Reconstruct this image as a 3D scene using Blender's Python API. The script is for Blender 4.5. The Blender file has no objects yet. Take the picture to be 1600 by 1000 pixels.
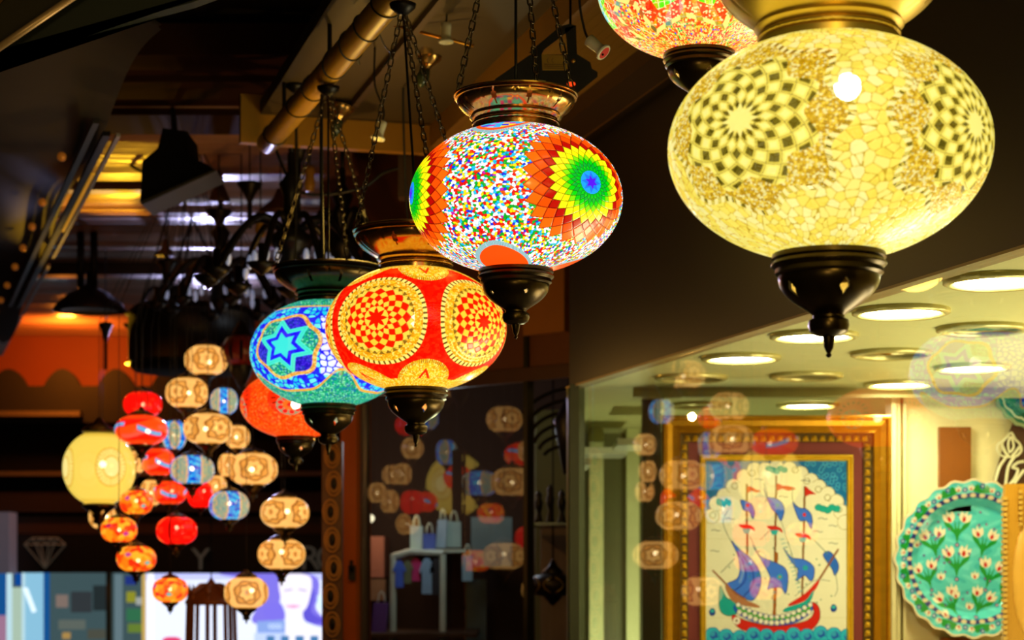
import bpy, math, random
import numpy as np
from mathutils import Vector, Matrix
PI = math.pi
F = 3000.0; CX = 800.0; HY = 893.0; CZ = 1.65
random.seed(7)
scn = bpy.context.scene
COL = scn.collection

def at(x, y, D):
    return np.array([(x-CX)*D/F, D, CZ+(HY-y)*D/F])
E = np.array([-.2705, .9627, 0.]); N = np.array([.9627, .2705, 0.])   # street direction, and across it towards the shop
def st(s, n, z):
    return E*s + N*n + np.array([0, 0, z])
def lin(c):
    c = np.asarray(c, float)/255.
    return np.where(c <= .04045, c/12.92, ((c+.055)/1.055)**2.4)

# ---------------------------------------------------------------- materials
MATS = {}
def newmat(name):
    m = bpy.data.materials.new(name); m.use_nodes = True
    nt = m.node_tree; nt.nodes.clear()
    return m, nt, nt.nodes.new('ShaderNodeOutputMaterial')
def mat(name, col, rough=.5, metal=0., emit=None, es=0., noise=.15, nscale=20., bump=0., coat=0., spec=.5, stretch=None, trans=0., alpha=1.):
    if name in MATS: return MATS[name]
    m, nt, out = newmat(name)
    p = nt.nodes.new('ShaderNodeBsdfPrincipled')
    L = nt.links.new
    c = lin(col)
    tc = nt.nodes.new('ShaderNodeTexCoord'); nz = nt.nodes.new('ShaderNodeTexNoise'); nz.inputs['Scale'].default_value = nscale
    nz.inputs['Detail'].default_value = 5
    if stretch:
        mp = nt.nodes.new('ShaderNodeMapping'); mp.inputs['Scale'].default_value = stretch
        L(tc.outputs['Object'], mp.inputs[0]); L(mp.outputs[0], nz.inputs['Vector'])
    else: L(tc.outputs['Object'], nz.inputs['Vector'])
    mr = nt.nodes.new('ShaderNodeMix'); mr.data_type = 'RGBA'
    mr.inputs['A'].default_value = (*np.clip(c*(1-noise), 0, 1), 1); mr.inputs['B'].default_value = (*np.clip(c*(1+noise), 0, 1), 1)
    L(nz.outputs['Fac'], mr.inputs['Factor']); L(mr.outputs['Result'], p.inputs['Base Color'])
    p.inputs['Roughness'].default_value = rough; p.inputs['Metallic'].default_value = metal
    p.inputs['Specular IOR Level'].default_value = spec; p.inputs['Coat Weight'].default_value = coat
    p.inputs['Transmission Weight'].default_value = trans
    if emit is not None:
        p.inputs['Emission Color'].default_value = (*lin(emit), 1); p.inputs['Emission Strength'].default_value = es
    if bump:
        b = nt.nodes.new('ShaderNodeBump'); b.inputs['Strength'].default_value = bump; b.inputs['Distance'].default_value = .01
        L(nz.outputs['Fac'], b.inputs['Height']); L(b.outputs[0], p.inputs['Normal'])
    L(p.outputs[0], out.inputs[0])
    MATS[name] = m
    return m
def emat(name, col, s, sample=True):
    if name in MATS: return MATS[name]
    m, nt, out = newmat(name)
    e = nt.nodes.new('ShaderNodeEmission'); e.inputs[0].default_value = (*lin(col), 1); e.inputs[1].default_value = s
    nt.links.new(e.outputs[0], out.inputs[0])
    if not sample: m.cycles.emission_sampling = 'NONE'
    MATS[name] = m
    return m
def attrmat(name, es=0., rough=.3, base=.5, coat=.6, transp=False, sample=False):
    """colour comes from the point attribute 'pat'; its alpha is how clear the glass is"""
    if name in MATS: return MATS[name]
    m, nt, out = newmat(name); L = nt.links.new
    a = nt.nodes.new('ShaderNodeAttribute'); a.attribute_name = 'pat'
    p = nt.nodes.new('ShaderNodeBsdfPrincipled')
    mx = nt.nodes.new('ShaderNodeVectorMath'); mx.operation = 'SCALE'; mx.inputs['Scale'].default_value = base
    L(a.outputs['Color'], mx.inputs[0]); L(mx.outputs[0], p.inputs['Base Color'])
    p.inputs['Roughness'].default_value = rough; p.inputs['Coat Weight'].default_value = coat; p.inputs['Coat Roughness'].default_value = .08
    if es:
        L(a.outputs['Color'], p.inputs['Emission Color']); p.inputs['Emission Strength'].default_value = es
        if not sample: m.cycles.emission_sampling = 'NONE'
    if transp:
        t = nt.nodes.new('ShaderNodeBsdfTransparent'); ms = nt.nodes.new('ShaderNodeMixShader')
        L(a.outputs['Alpha'], ms.inputs[0]); L(p.outputs[0], ms.inputs[1]); L(t.outputs[0], ms.inputs[2]); L(ms.outputs[0], out.inputs[0])
    else: L(p.outputs[0], out.inputs[0])
    MATS[name] = m
    return m
def glassmat(name, tint=(.97, .98, .96), k_=2.2):
    m, nt, out = newmat(name); L = nt.links.new
    t = nt.nodes.new('ShaderNodeBsdfTransparent'); t.inputs[0].default_value = (*tint, 1)
    g = nt.nodes.new('ShaderNodeBsdfGlossy'); g.inputs['Roughness'].default_value = .01
    f = nt.nodes.new('ShaderNodeFresnel'); f.inputs['IOR'].default_value = 1.5
    k = nt.nodes.new('ShaderNodeMath'); k.operation = 'MULTIPLY'; k.use_clamp = True   # the front face stands for both; nothing is mirrored inside the pane
    ge = nt.nodes.new('ShaderNodeNewGeometry'); iv = nt.nodes.new('ShaderNodeMath'); iv.operation = 'SUBTRACT'; iv.inputs[0].default_value = 1.; L(ge.outputs['Backfacing'], iv.inputs[1])
    sc = nt.nodes.new('ShaderNodeMath'); sc.operation = 'MULTIPLY'; sc.inputs[1].default_value = k_; L(iv.outputs[0], sc.inputs[0]); L(sc.outputs[0], k.inputs[1])
    ms = nt.nodes.new('ShaderNodeMixShader')
    L(f.outputs[0], k.inputs[0]); L(k.outputs[0], ms.inputs[0]); L(t.outputs[0], ms.inputs[1]); L(g.outputs[0], ms.inputs[2]); L(ms.outputs[0], out.inputs[0])
    return m

# ---------------------------------------------------------------- objects
ORG = {}
def tag(o, label=None, cat=None, group=None, kind=None):
    if label: o['label'] = label
    if cat: o['category'] = cat
    if group: o['group'] = group
    if kind: o['kind'] = kind
    return o
def thing(name, loc, label, cat, group=None):
    o = bpy.data.objects.new(name, None); COL.objects.link(o); o.location = loc; o.empty_display_size = .05
    ORG[o.name] = np.array(loc, float)
    return tag(o, label, cat, group)
def rawobj(name, V, Fc, m, parent=None, smooth=True, colors=None, origin=None):
    V = np.asarray(V, float).reshape(-1, 3)
    if parent is not None: o0 = ORG[parent.name]
    else: o0 = np.asarray(origin, float) if origin is not None else (V.min(0)+V.max(0))/2
    me = bpy.data.meshes.new(name); V = V-o0
    if isinstance(Fc, np.ndarray):
        k = Fc.shape[1]; nf = len(Fc)
        me.vertices.add(len(V)); me.vertices.foreach_set('co', V.astype(np.float32).ravel())
        me.loops.add(nf*k); me.loops.foreach_set('vertex_index', Fc.astype(np.int32).ravel())
        me.polygons.add(nf); me.polygons.foreach_set('loop_start', (np.arange(nf)*k).astype(np.int32))
        me.update(calc_edges=True)
    else:
        me.from_pydata([tuple(v) for v in V], [], [tuple(f) for f in Fc]); me.update()
    me.polygons.foreach_set('use_smooth', np.full(len(me.polygons), bool(smooth)))
    if colors is not None:
        at_ = me.attributes.new('pat', 'FLOAT_COLOR', 'POINT'); at_.data.foreach_set('color', colors.astype(np.float32).ravel())
    if isinstance(m, (list, tuple)):
        for q in m: me.materials.append(q)
    else: me.materials.append(m)
    o = bpy.data.objects.new(name, me); COL.objects.link(o)
    ORG[o.name] = o0
    if parent is not None: o.parent = parent
    else: o.location = o0
    return o
class G:
    def __init__(s): s.v = []; s.f = []
    def add(s, V, Fc):
        b = len(s.v); s.v += [tuple(map(float, p)) for p in V]; s.f += [tuple(i+b for i in q) for q in Fc]; return s
    def hexa(s, p):     # 8 corners: 4 bottom loop, 4 top loop
        return s.add(p, [(3, 2, 1, 0), (4, 5, 6, 7), (0, 1, 5, 4), (1, 2, 6, 5), (2, 3, 7, 6), (3, 0, 4, 7)])
    def box(s, lo, hi):
        x0, y0, z0 = lo; x1, y1, z1 = hi
        return s.hexa([(x0, y0, z0), (x1, y0, z0), (x1, y1, z0), (x0, y1, z0), (x0, y0, z1), (x1, y0, z1), (x1, y1, z1), (x0, y1, z1)])
    def sbox(s, s0, s1, n0, n1, z0, z1):   # box in the street frame
        return s.hexa([st(s0, n0, z0), st(s0, n1, z0), st(s1, n1, z0), st(s1, n0, z0), st(s0, n0, z1), st(s0, n1, z1), st(s1, n1, z1), st(s1, n0, z1)])
    def quadslab(s, P, t):    # P 4 corners, thickness vector t
        P = [np.array(p, float) for p in P]; t = np.array(t, float)
        return s.hexa(P+[p+t for p in P])
    def tube(s, pts, r, seg=8, closed=False, cap=True):
        P = [np.array(p, float) for p in pts]; n = len(P)
        rr = r if hasattr(r, '__len__') else [r]*n
        V = []; prev = None
        for i in range(n):
            a = P[i-1] if (i or closed) else P[i]; b = P[(i+1) % n] if (i < n-1 or closed) else P[i]
            d = b-a; d = d/(np.linalg.norm(d)+1e-12)
            if prev is None:
                u = np.cross(d, [0, 0, 1.]);
                if np.linalg.norm(u) < .05: u = np.cross(d, [1., 0, 0])
            else: u = prev-d*np.dot(prev, d)
            u = u/(np.linalg.norm(u)+1e-12); prev = u; w = np.cross(d, u)
            for k in range(seg):
                t = 2*PI*k/seg; V.append(P[i]+rr[i]*(math.cos(t)*u+math.sin(t)*w))
        Fc = []
        for i in range(n if closed else n-1):
            j = (i+1) % n
            for k in range(seg):
                l = (k+1) % seg; Fc.append((i*seg+k, i*seg+l, j*seg+l, j*seg+k))
        if cap and not closed: Fc += [tuple(range(seg))[::-1], tuple((n-1)*seg+k for k in range(seg))]
        return s.add(V, Fc)
    def lathe(s, c, prof, seg=48, hole=None, axis=None, flute=None):
        c = np.array(c, float); V = []; n = len(prof)
        R = None
        if axis is not None:
            a = Vector(axis).normalized(); R = np.array(a.to_track_quat('Z', 'Y').to_matrix())
        for r, z in prof:
            for k in range(seg):
                t = 2*PI*k/seg; q = r*(1+(flute(t, z) if flute else 0))
                p = np.array([q*math.sin(t), -q*math.cos(t), z])
                if R is not None: p = R@p
                V.append(c+p)
        Fc = []
        for i in range(n-1):
            for k in range(seg):
                l = (k+1) % seg
                if hole and hole(2*PI*(k+.5)/seg, (prof[i][1]+prof[i+1][1])/2): continue
                Fc.append((i*seg+k, i*seg+l, (i+1)*seg+l, (i+1)*seg+k))
        return s.add(V, Fc)
    def sphere(s, c, r, seg=16, rings=10, sc=(1, 1, 1)):
        c = np.array(c, float); V = []; Fc = []
        for i in range(rings+1):
            a = PI*i/rings
            for k in range(seg):
                t = 2*PI*k/seg; V.append(c+np.array([r*sc[0]*math.sin(a)*math.cos(t), r*sc[1]*math.sin(a)*math.sin(t), r*sc[2]*math.cos(a)]))
        for i in range(rings):
            for k in range(seg):
                l = (k+1) % seg; Fc.append((i*seg+k, (i+1)*seg+k, (i+1)*seg+l, i*seg+l))
        return s.add(V, Fc)
    def prism(s, poly, o, u, w, t):   # poly 2d, o origin, u,w axes, t thickness vector
        o = np.array(o, float); u = np.array(u, float); w = np.array(w, float); t = np.array(t, float)
        n = len(poly); A = [o+a*u+b*w for a, b in poly]; V = A+[p+t for p in A]
        Fc = [tuple(range(n))[::-1], tuple(range(n, 2*n))]+[(i, (i+1) % n, (i+1) % n+n, i+n) for i in range(n)]
        return s.add(V, Fc)
    def chain(s, A, B, pitch=.016, wire=.0016, wid=.005):
        A = np.array(A, float); B = np.array(B, float); d = B-A; Ln = np.linalg.norm(d); d = d/Ln
        u = np.cross(d, [0, 1., 0.]); u = u/np.linalg.norm(u); w = np.cross(d, u)
        k = max(1, int(Ln/pitch)); pt = Ln/k
        for i in range(k):
            c = A+d*(i+.5)*pt; a = (u, w) if i % 2 else (w, u)
            side = a[0]*.8+a[1]*.35; side = side/np.linalg.norm(side)
            L = []
            hl = pt*.5+wire-wid*.9
            for q in range(10):
                t = 2*PI*q/10; L.append(c+side*wid*math.sin(t)+d*(wid*math.cos(t)+(hl if math.cos(t) > 0 else -hl)))
            s.tube(L, wire, 5, closed=True)
        return s
    def build(s, name, m, parent=None, smooth=False, **kw):
        o = rawobj(name, s.v, s.f, m, parent, smooth)
        return tag(o, **kw) if kw else o
def struct(name, g, m, smooth=False):
    o = g.build(name, m, None, smooth); o['kind'] = 'structure'; return o
def autosmooth(o, ang=.6):
    try:
        for p in o.data.polygons: p.use_smooth = True
        o.data.set_sharp_from_angle(angle=ang)
    except Exception: pass
    return o

# ---------------------------------------------------------------- pattern helpers
def rnd(i, j, seed):
    x = (np.asarray(i).astype(np.int64)*374761393+np.asarray(j).astype(np.int64)*668265263+seed*974634541) & 0xffffffff
    x = ((x ^ (x >> 13))*1274126177) & 0xffffffff
    x = x ^ (x >> 16)
    return (x & 0xffffff)/float(0x1000000)
def vor(u, v, seed=1, per=None, jit=.9):
    iu = np.floor(u).astype(int); iv = np.floor(v).astype(int)
    f1 = np.full(u.shape, 9.); f2 = np.full(u.shape, 9.); ida = np.zeros(u.shape, int); idb = np.zeros(u.shape, int)
    for a in (-1, 0, 1):
        for b in (-1, 0, 1):
            ci = iu+a; cj = iv+b; h = ci % per if per else ci
            d = np.hypot(ci+.5+jit*(rnd(h, cj, seed)-.5)-u, cj+.5+jit*(rnd(h, cj, seed+5)-.5)-v)
            c = d < f1
            f2 = np.where(c, f1, np.minimum(f2, d)); f1 = np.where(c, d, f1)
            ida = np.where(c, h, ida); idb = np.where(c, cj, idb)
    return rnd(ida, idb, seed+9), f1, f2-f1
def pick(r, cols, w=None):
    C = np.array([lin(c) for c in cols]); w = np.ones(len(cols)) if w is None else np.array(w, float)
    cw = np.cumsum(w)/w.sum(); return C[np.clip(np.searchsorted(cw, r, side='right'), 0, len(cols)-1)]
def ros(x, y, n, g, off=0.):
    r = np.hypot(x, y); u = (np.arctan2(y, x)+off)/(2*PI)*n; w = g(r)
    p = u+w; q = w-u
    ring = (np.floor(p)+np.floor(q)).astype(int)
    e = np.minimum(np.minimum(p % 1, 1-p % 1), np.minimum(q % 1, 1-q % 1))
    return ring, e, r
def star(x, y, n, Ri, off=0.):
    a = PI/n; t = np.abs(((np.arctan2(y, x)+off+a) % (2*a))-a)
    rho = Ri*math.sin(a)/(Ri*math.sin(a)*np.cos(t)+(1-Ri*math.cos(a))*np.sin(t))
    return np.hypot(x, y)/rho
def wrap(a): return (a+PI) % (2*PI)-PI
class Pat:
    """a colour and relief field over a lamp shade"""
    def __init__(s, phi, psi):
        s.phi = phi; s.psi = psi; s.c = np.zeros(phi.shape+(3,)); s.a = np.full(phi.shape, .06); s.h = np.zeros(phi.shape)
        s.y = psi*.85; s.cp = np.cos(psi)
    def loc(s, az, y0=0.):   # medallion coordinates around azimuth az
        d = wrap(s.phi-az); return d*s.cp**.8, s.y-y0, np.abs(d) < PI/2+.2
    def put(s, m, col, h=None, a=None):
        col = np.asarray(col, float)
        if col.ndim == 1: s.c[m] = lin(col) if col.max() > 1.01 or True else col
        else: s.c[m] = col[m]
        if h is not None: s.h[m] = h[m] if hasattr(h, 'shape') else h
        if a is not None: s.a[m] = a[m] if hasattr(a, 'shape') else a
    def vor(s, k, seed, jit=.9):
        per = int(2*PI*k*.9); return vor(s.phi*per/(2*PI)+1000*0, s.psi*k*.85+50, seed, per, jit)
# ---------------------------------------------------------------- the patterns of the five large lamps
def p_yellow(P):
    r, f1, e = P.vor(15, 3, 1.)
    body = pick(r, [(255, 238, 120), (255, 232, 95), (248, 222, 80), (255, 244, 150)])
    P.put(P.psi < 9, body); P.h[:] = np.clip(e*4, 0, 1)*.004
    g = e < .07; P.put(g, (196, 160, 40), a=.02); P.a[~g] = np.where(r < .4, .0, .08)[~g]
    rb, fb, eb = P.vor(62, 8)
    bead = pick(rb, [(255, 218, 70), (226, 178, 26), (255, 240, 150), (200, 150, 12)]); hb = np.clip(1-fb*1.4, 0, 1)*.006
    bead = bead*np.clip(.35+eb*2.4, 0, 1)[..., None]
    for k in range(4):
        x, y, ok = P.loc(math.radians(-31+90*k))
        r0 = np.hypot(x, y); th = np.arctan2(y, x)
        out = .60+.055*np.cos(8*th); inn = .455-.055*np.cos(8*th)
        m = ok & (r0 < out+.045)&(r0 >= out); P.put(m, (120, 104, 20), h=0., a=.35)
        stripe = m & ((th*30/PI) % 1 < .5); P.put(stripe, (255, 240, 150), h=.004, a=.05)
        m = ok & (r0 < out); P.put(m, bead, h=hb, a=.05)
        m = ok & (r0 < inn)
        ring, ed, rr = ros(x, y, 16, lambda q: 8.6*q)
        # sixteen-fold lozenges, clear gaps between alternate ones
        tile = (ring % 2 == 0)|(ring < 1)
        P.put(m, (84, 74, 12), h=0., a=.06)
        P.put(m & tile & (ed > .045), (255, 236, 105), h=.005, a=.03)
        P.put(m & tile & (ed > .22), (255, 243, 135), h=.006, a=.06)
        P.put(m & ~tile & (ed < .15), (235, 212, 80), h=.003, a=.03); P.put(m & (np.abs(ed-.15) < .015) & ~tile, (150, 130, 30), h=0.)
        P.put(ok & (star(x/.13, y/.13, 8, .5) < 1), (255, 240, 130), h=.005)
    m = P.psi > 1.0; P.put(m & (e > .07), body)
def p_multi(P):
    r, f1, e = P.vor(38, 21)
    c = pick(r, [(255, 255, 255), (235, 25, 15), (255, 225, 20), (20, 170, 40), (30, 190, 240), (30, 50, 220), (255, 90, 10), (190, 240, 255), (200, 20, 170)], [30, 19, 14, 11, 11, 6, 4, 6, 1.5])
    c = c*np.clip(.25+e*3.2, 0, 1)[..., None]
    P.put(P.psi < 9, c); P.h = np.clip(1-f1*1.5, 0, 1)*.007; P.a[:] = .0
    for k in range(3):
        x, y, ok = P.loc(math.radians(43+120*k), .02)
        ring, ed, r0 = ros(x, y, 24, lambda q: 4.6*np.log(1+q/.17))
        # centre: six and twelve rays, then twenty-four
        cols = [(60, 20, 230), (60, 20, 230), (30, 60, 240), (25, 130, 250), (30, 160, 255), (10, 160, 50), (0, 190, 20), (5, 165, 45), (0, 200, 10), (120, 215, 10), (250, 235, 10), (255, 240, 20), (175, 10, 5), (255, 75, 5), (255, 100, 10)]
        C = np.array([lin(q) for q in cols])[np.clip(ring+1, 0, 14)]
        m = ok & (ring < 14)
        P.put(m, C*np.where(ed < .07, .35, 1.)[..., None], h=np.where(ed < .07, 0., .003), a=0.)
        sring, sed, _ = ros(x, y, 8, lambda q: 9*q)
        mc = ok & (r0 < .125); P.put(mc, (30, 150, 255), h=.003)
        t = star(x/.12, y/.12, 8, .55); P.put(mc & (t < 1), (30, 110, 250), h=.004); P.put(ok & (star(x/.08, y/.08, 6, .5, .3) < 1), (80, 20, 235), h=.005)
    for sgn, az0, w in ((1, -17, .5), (-1, -17, .42)):
        for k in range(3):
            d = wrap(P.phi-math.radians(az0+120*k)); top = sgn*P.psi
            lim = (.80 if sgn > 0 else .86)+.34*(np.abs(d)/.62)**1.6
            m = (top > lim-.07); P.put(m & (np.abs(d) < 1.05), (150, 190, 195), h=.003, a=0.)
            P.put(m & (np.abs(d) < 1.05) & ((d*46) % 1 < .18), (70, 100, 105), h=0.)
            P.put((top > lim) & (np.abs(d) < 1.05), (255, 75, 10), h=.003, a=0.)
            if sgn > 0:
                q = (top > lim+.07) & (np.abs(d) < .5)
                rr = rnd(np.floor(P.phi*9), np.floor(P.psi*14), 4)
                P.put(q, pick(rr, [(40, 170, 240), (255, 220, 30), (60, 40, 220), (200, 30, 180), (90, 210, 240)]), h=.004)
def p_redyel(P):
    r, f1, e = P.vor(24, 31, 1.)
    P.put(P.psi < 9, pick(r, [(255, 18, 0), (240, 10, 0), (255, 34, 4)])*np.where(e < .07, .6, 1.)[..., None]); P.h[:] = np.clip(e*4, 0, 1)*.002; P.a[:] = .0
    rb, fb, eb = P.vor(52, 8)
    gold = pick(rb, [(255, 200, 40), (245, 170, 20), (255, 225, 100), (235, 150, 10)])
    for sg in (1, -1):
        for k in range(5):
            d = wrap(P.phi-math.radians(9+72*k)); y = sg*P.psi
            lim = .64+.5*(np.abs(d)/.62)**2.0
            inband = (np.abs(d) < .63)
            P.put(inband & (y > lim), gold, h=.004)
            P.put(inband & (y > lim) & (y < lim+.07) & ((d*34) % 1 < .35), (120, 90, 20), h=.0, a=.05)
            t2 = .80+.55*np.abs(d)/.3
            P.put(inband & (y > t2) & (y < t2+.09), (250, 40, 5), h=.003)
        P.put(sg*P.psi > 1.02, gold, h=.004)
    for k in range(5):
        x, y, ok = P.loc(math.radians(-25+72*k))
        x = x/.93
        r0 = np.hypot(x, y*.97); th = np.arctan2(y, x)
        ok = ok & (np.abs(wrap(P.phi-math.radians(-25+72*k))) < .62)
        P.put(ok & (r0 < .60), (90, 70, 15), h=0., a=.05)
        P.put(ok & (r0 < .60) & ((th*26/PI) % 1 < .62) & (r0 > .55), (255, 225, 110), h=.004, a=0.)
        P.put(ok & (r0 < .552), gold*np.clip(.55+eb*2, 0, 1)[..., None], h=.006*np.abs(np.sin(r0*75)), a=0.)
        P.put(ok & (r0 < .455), (130, 95, 20), h=0., a=.02)
        ring, ed, rr = ros(x, y, 16, lambda q: 1.9*np.log(1+q/.085))
        pal = [(255, 20, 0), (255, 20, 0), (255, 205, 60), (255, 25, 0), (255, 205, 60), (255, 25, 0), (255, 200, 50), (255, 25, 0), (255, 208, 70), (255, 200, 50), (255, 205, 60)]
        rim = .435-.02*np.cos(32*th)
        ring, ed, rr = ros(x, y, 16, lambda q: 9.6*q)
        m = ok & (r0 < rim)
        C = np.array([lin(q) for q in pal])[np.clip(ring+1, 0, 10)]
        big, bed, _ = ros(x, y, 8, lambda q: 7.2*q)
        C2 = np.array([lin(q) for q in pal])[np.clip(big+1, 0, 10)]
        C = np.where((r0 < .15)[..., None], C2, C)
        P.put(m, C*np.where((ed < .06) & (r0 > .15), .55, 1.)[..., None], h=np.where(ed < .06, 0, .003), a=0.)
def p_teal(P):
    r, f1, e = P.vor(12, 41, 1.)
    tile = e > .20
    P.put(P.psi < 9, (30, 10, 235), h=0., a=.03)
    P.put(tile & (r < .75), pick(r, [(70, 235, 215), (30, 200, 225), (110, 245, 225)]), h=.005)
    d8 = np.abs(wrap(P.phi-math.radians(10)))
    P.put(tile & (d8 < .28) & (np.abs(P.psi) < .55), (250, 250, 255), h=.005, a=.25)
    rb, fb, eb = P.vor(50, 8)
    green = pick(rb, [(10, 150, 90), (30, 185, 120), (20, 130, 110), (120, 225, 170), (20, 110, 160)]); hb = np.clip(1-fb*1.4, 0, 1)*.006
    gold = pick(rb, [(235, 170, 40), (215, 140, 20), (255, 205, 100)])
    P.put(P.psi > .80, (235, 170, 40), h=.006); P.put(P.psi > .845, green, h=hb)
    for k in range(4):
        d = wrap(P.phi-math.radians(11+90*k)); lim = .88-.42*np.exp(-(d/.28)**2)
        lim = lim
        q = (np.abs(d) <= PI/4+.01)
        P.put(q & (-P.psi > lim-.05), (235, 170, 40), h=.006); P.put(q & (-P.psi > lim), green, h=hb)
    for k in range(4):
        x, y, ok = P.loc(math.radians(-34+90*k), .0)
        a0 = .32
        r0 = np.hypot(x, y); th = np.arctan2(y, x)
        R = .47+.03*np.cos(6*(th+a0+PI/6))
        P.put(ok & (r0 < R+.035), gold, h=.007)
        P.put(ok & (r0 < R-.02), (20, 20, 200), h=0.)
        sec = np.floor((th+a0)/(PI/3)).astype(int) % 2
        m = ok & (r0 < R-.02)
        P.put(m & (sec == 0), green, h=hb)
        P.put(m & (sec == 1), pick(rb, [(40, 15, 190), (25, 10, 160), (70, 40, 220)]), h=hb)
        t = star(x/.45, y/.45, 6, .56, a0)
        P.put(m & (t < 1), (70, 235, 205), h=.005); P.put(m & (t < .72), (35, 10, 240), h=.003); P.put(m & (t < .46), (60, 225, 215), h=.006)
        P.put(m & (np.abs(t-.86) < .012), (20, 150, 150), h=.002)
def p_orange(P):
    r, f1, e = P.vor(34, 51)
    P.put(P.psi < 9, pick(r, [(255, 70, 10), (255, 95, 15), (240, 50, 5), (255, 130, 50)], [5, 4, 3, 1.2])*np.clip(.6+e*2, 0, 1)[..., None]); P.h = np.clip(1-f1*1.4, 0, 1)*.006
    for k in range(5):
        x, y, ok = P.loc(math.radians(-78+72*k), .05)
        r0 = np.hypot(x, y); th = np.arctan2(y, x)
        P.put(ok & (r0 < .42), (255, 45, 8), h=.003)
        P.put(ok & (np.abs(r0-.30) < .05) & (np.cos(16*th) > .3), (150, 12, 0), h=0.)
        P.put(ok & (r0 < .17), (255, 80, 20), h=.004); P.put(ok & (r0 < .07), (120, 10, 0), h=0.)
    for k in range(5):
        x, y, ok = P.loc(math.radians(-6+72*k), -.12)
        r0 = np.hypot(x, y); th = np.arctan2(y, x)
        P.put(ok & (r0 < .25), (150, 150, 110), h=.002); P.put(ok & (r0 < .24) & (np.hypot(np.cos(5*th)*0+wrap(9*th/1)/9*r0, r0-.18) < .05), (240, 25, 20), h=.005)
        P.put(ok & (r0 < .13), (255, 110, 30), h=.004); P.put(ok & (r0 < .05), (240, 25, 20), h=.005)
def p_top(P):
    r, f1, e = P.vor(46, 61)
    c = pick(r, [(255, 200, 60), (255, 40, 10), (255, 235, 140), (20, 180, 40), (50, 70, 220), (255, 110, 20)], [30, 26, 16, 6, 3, 12])*np.clip(.5+e*2.5, 0, 1)[..., None]
    P.put(P.psi < 9, c); P.h = np.clip(1-f1*1.4, 0, 1)*.006
    for k in range(4):
        x, y, ok = P.loc(math.radians(-10+90*k), .12)
        t = star(x/1.02, y/1.02, 8, .78, PI/8)
        P.put(ok & (t < 1), (120, 100, 40), h=.0, a=.3)
        P.put(ok & (t < 1) & ((np.arctan2(y, x)*16/PI) % 1 < .6), (255, 225, 120), h=.004, a=.05)
        P.put(ok & (t < .93), pick(r, [(255, 40, 5), (255, 70, 10), (255, 220, 150)], [5, 3, 2]), h=.005)
        gx = np.minimum((x*15) % 1, (y*15) % 1) < .13
        P.put(ok & (t < .72), (90, 225, 10), h=.004); P.put(ok & (t < .6), (60, 215, 225), h=.004); P.put(ok & (t < .42), (255, 225, 20), h=.004)
        P.put(ok & (t < .72) & gx, (250, 240, 170), h=0.)
# ---------------------------------------------------------------- small globes
def s_tan(P, seed=0, base=(250, 188, 100), dark=(140, 80, 22)):
    P.put(P.psi < 9, base, a=.12)
    for k in range(4):
        x, y, ok = P.loc(seed*1.3+PI/2*k); r0 = np.hypot(x, y); th = np.arctan2(y, x)
        w = .05*np.cos(6*th+seed)
        P.put(ok & (np.abs(r0-.60-w) < .05), dark, h=-.03); P.put(ok & (r0 < .55+w), (222, 150, 62), h=.01)
        P.put(ok & (np.abs(r0-.36+w) < .045), dark, h=-.03); P.put(ok & (r0 < .32-w), (250, 190, 100), h=.02); P.put(ok & (r0 < .11), (190, 120, 50), h=-.02, a=.3)
    P.put(np.abs(P.psi) > 1.0, (212, 140, 56))
def s_redblue(P, seed=0):
    P.put(P.psi < 9, (250, 20, 5), a=.06)
    w = .22*np.sin(2*P.phi+seed)
    P.put(np.abs(P.y-w) < .30, (255, 75, 15), h=.01)
    b = (np.abs(P.y+w) < .11) & (np.sin(4*P.phi+2*seed) > -.45); P.put(b, (20, 130, 200), h=.03, a=.1)
    P.put(b & (np.abs(P.y+w) < .05), (60, 190, 235), h=.04, a=.1)
    P.put((P.y > .5)|(P.y < -.62), (255, 60, 10))
def s_blue(P, seed=0):
    r, f1, e = P.vor(7, 70)
    P.put(P.psi < 9, pick(r, [(150, 160, 120), (190, 160, 110), (120, 150, 130)]), a=.06); P.h = np.clip(1-f1, 0, 1)*.03
    for k in range(4):
        d = wrap(P.phi-seed-PI/2*k); m = np.abs(d*P.cp) < .30
        P.put(m, pick(r, [(10, 90, 200), (20, 140, 225), (60, 195, 235), (20, 50, 200)]), a=.12)
        P.put((np.abs(np.abs(d*P.cp)-.34) < .045), (220, 170, 110), h=.02)
def s_orange(P, seed=0):
    r, f1, e = P.vor(3.2, 80+int(seed*10), .9)
    P.put(P.psi < 9, pick(r, [(255, 120, 15), (255, 150, 20), (255, 70, 10), (250, 40, 10), (255, 175, 40)]), a=.08); P.h = np.clip(e*3, 0, 1)*.03
    for k in range(6):
        x, y, ok = P.loc(seed+PI/3*k, .22*(1 if k % 2 else -1)); t = np.abs(x)/.2+np.abs(y)/.15
        c = [((120, 20, 150), (230, 20, 130)), ((40, 150, 150), (90, 220, 200)), ((130, 20, 90), (210, 20, 60))][k % 3]
        P.put(ok & (t < 1), c[0], h=.02, a=.1); P.put(ok & (t < .5), c[1], h=.03, a=.15)
def s_red(P, seed=0):
    P.put(P.psi < 9, (255, 14, 6), a=.05)
    P.h = .05*np.abs(np.sin(3*P.phi+seed)); P.put(np.abs(np.sin(3*P.phi+seed)) < .07, (110, 6, 0), h=0.)
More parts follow.
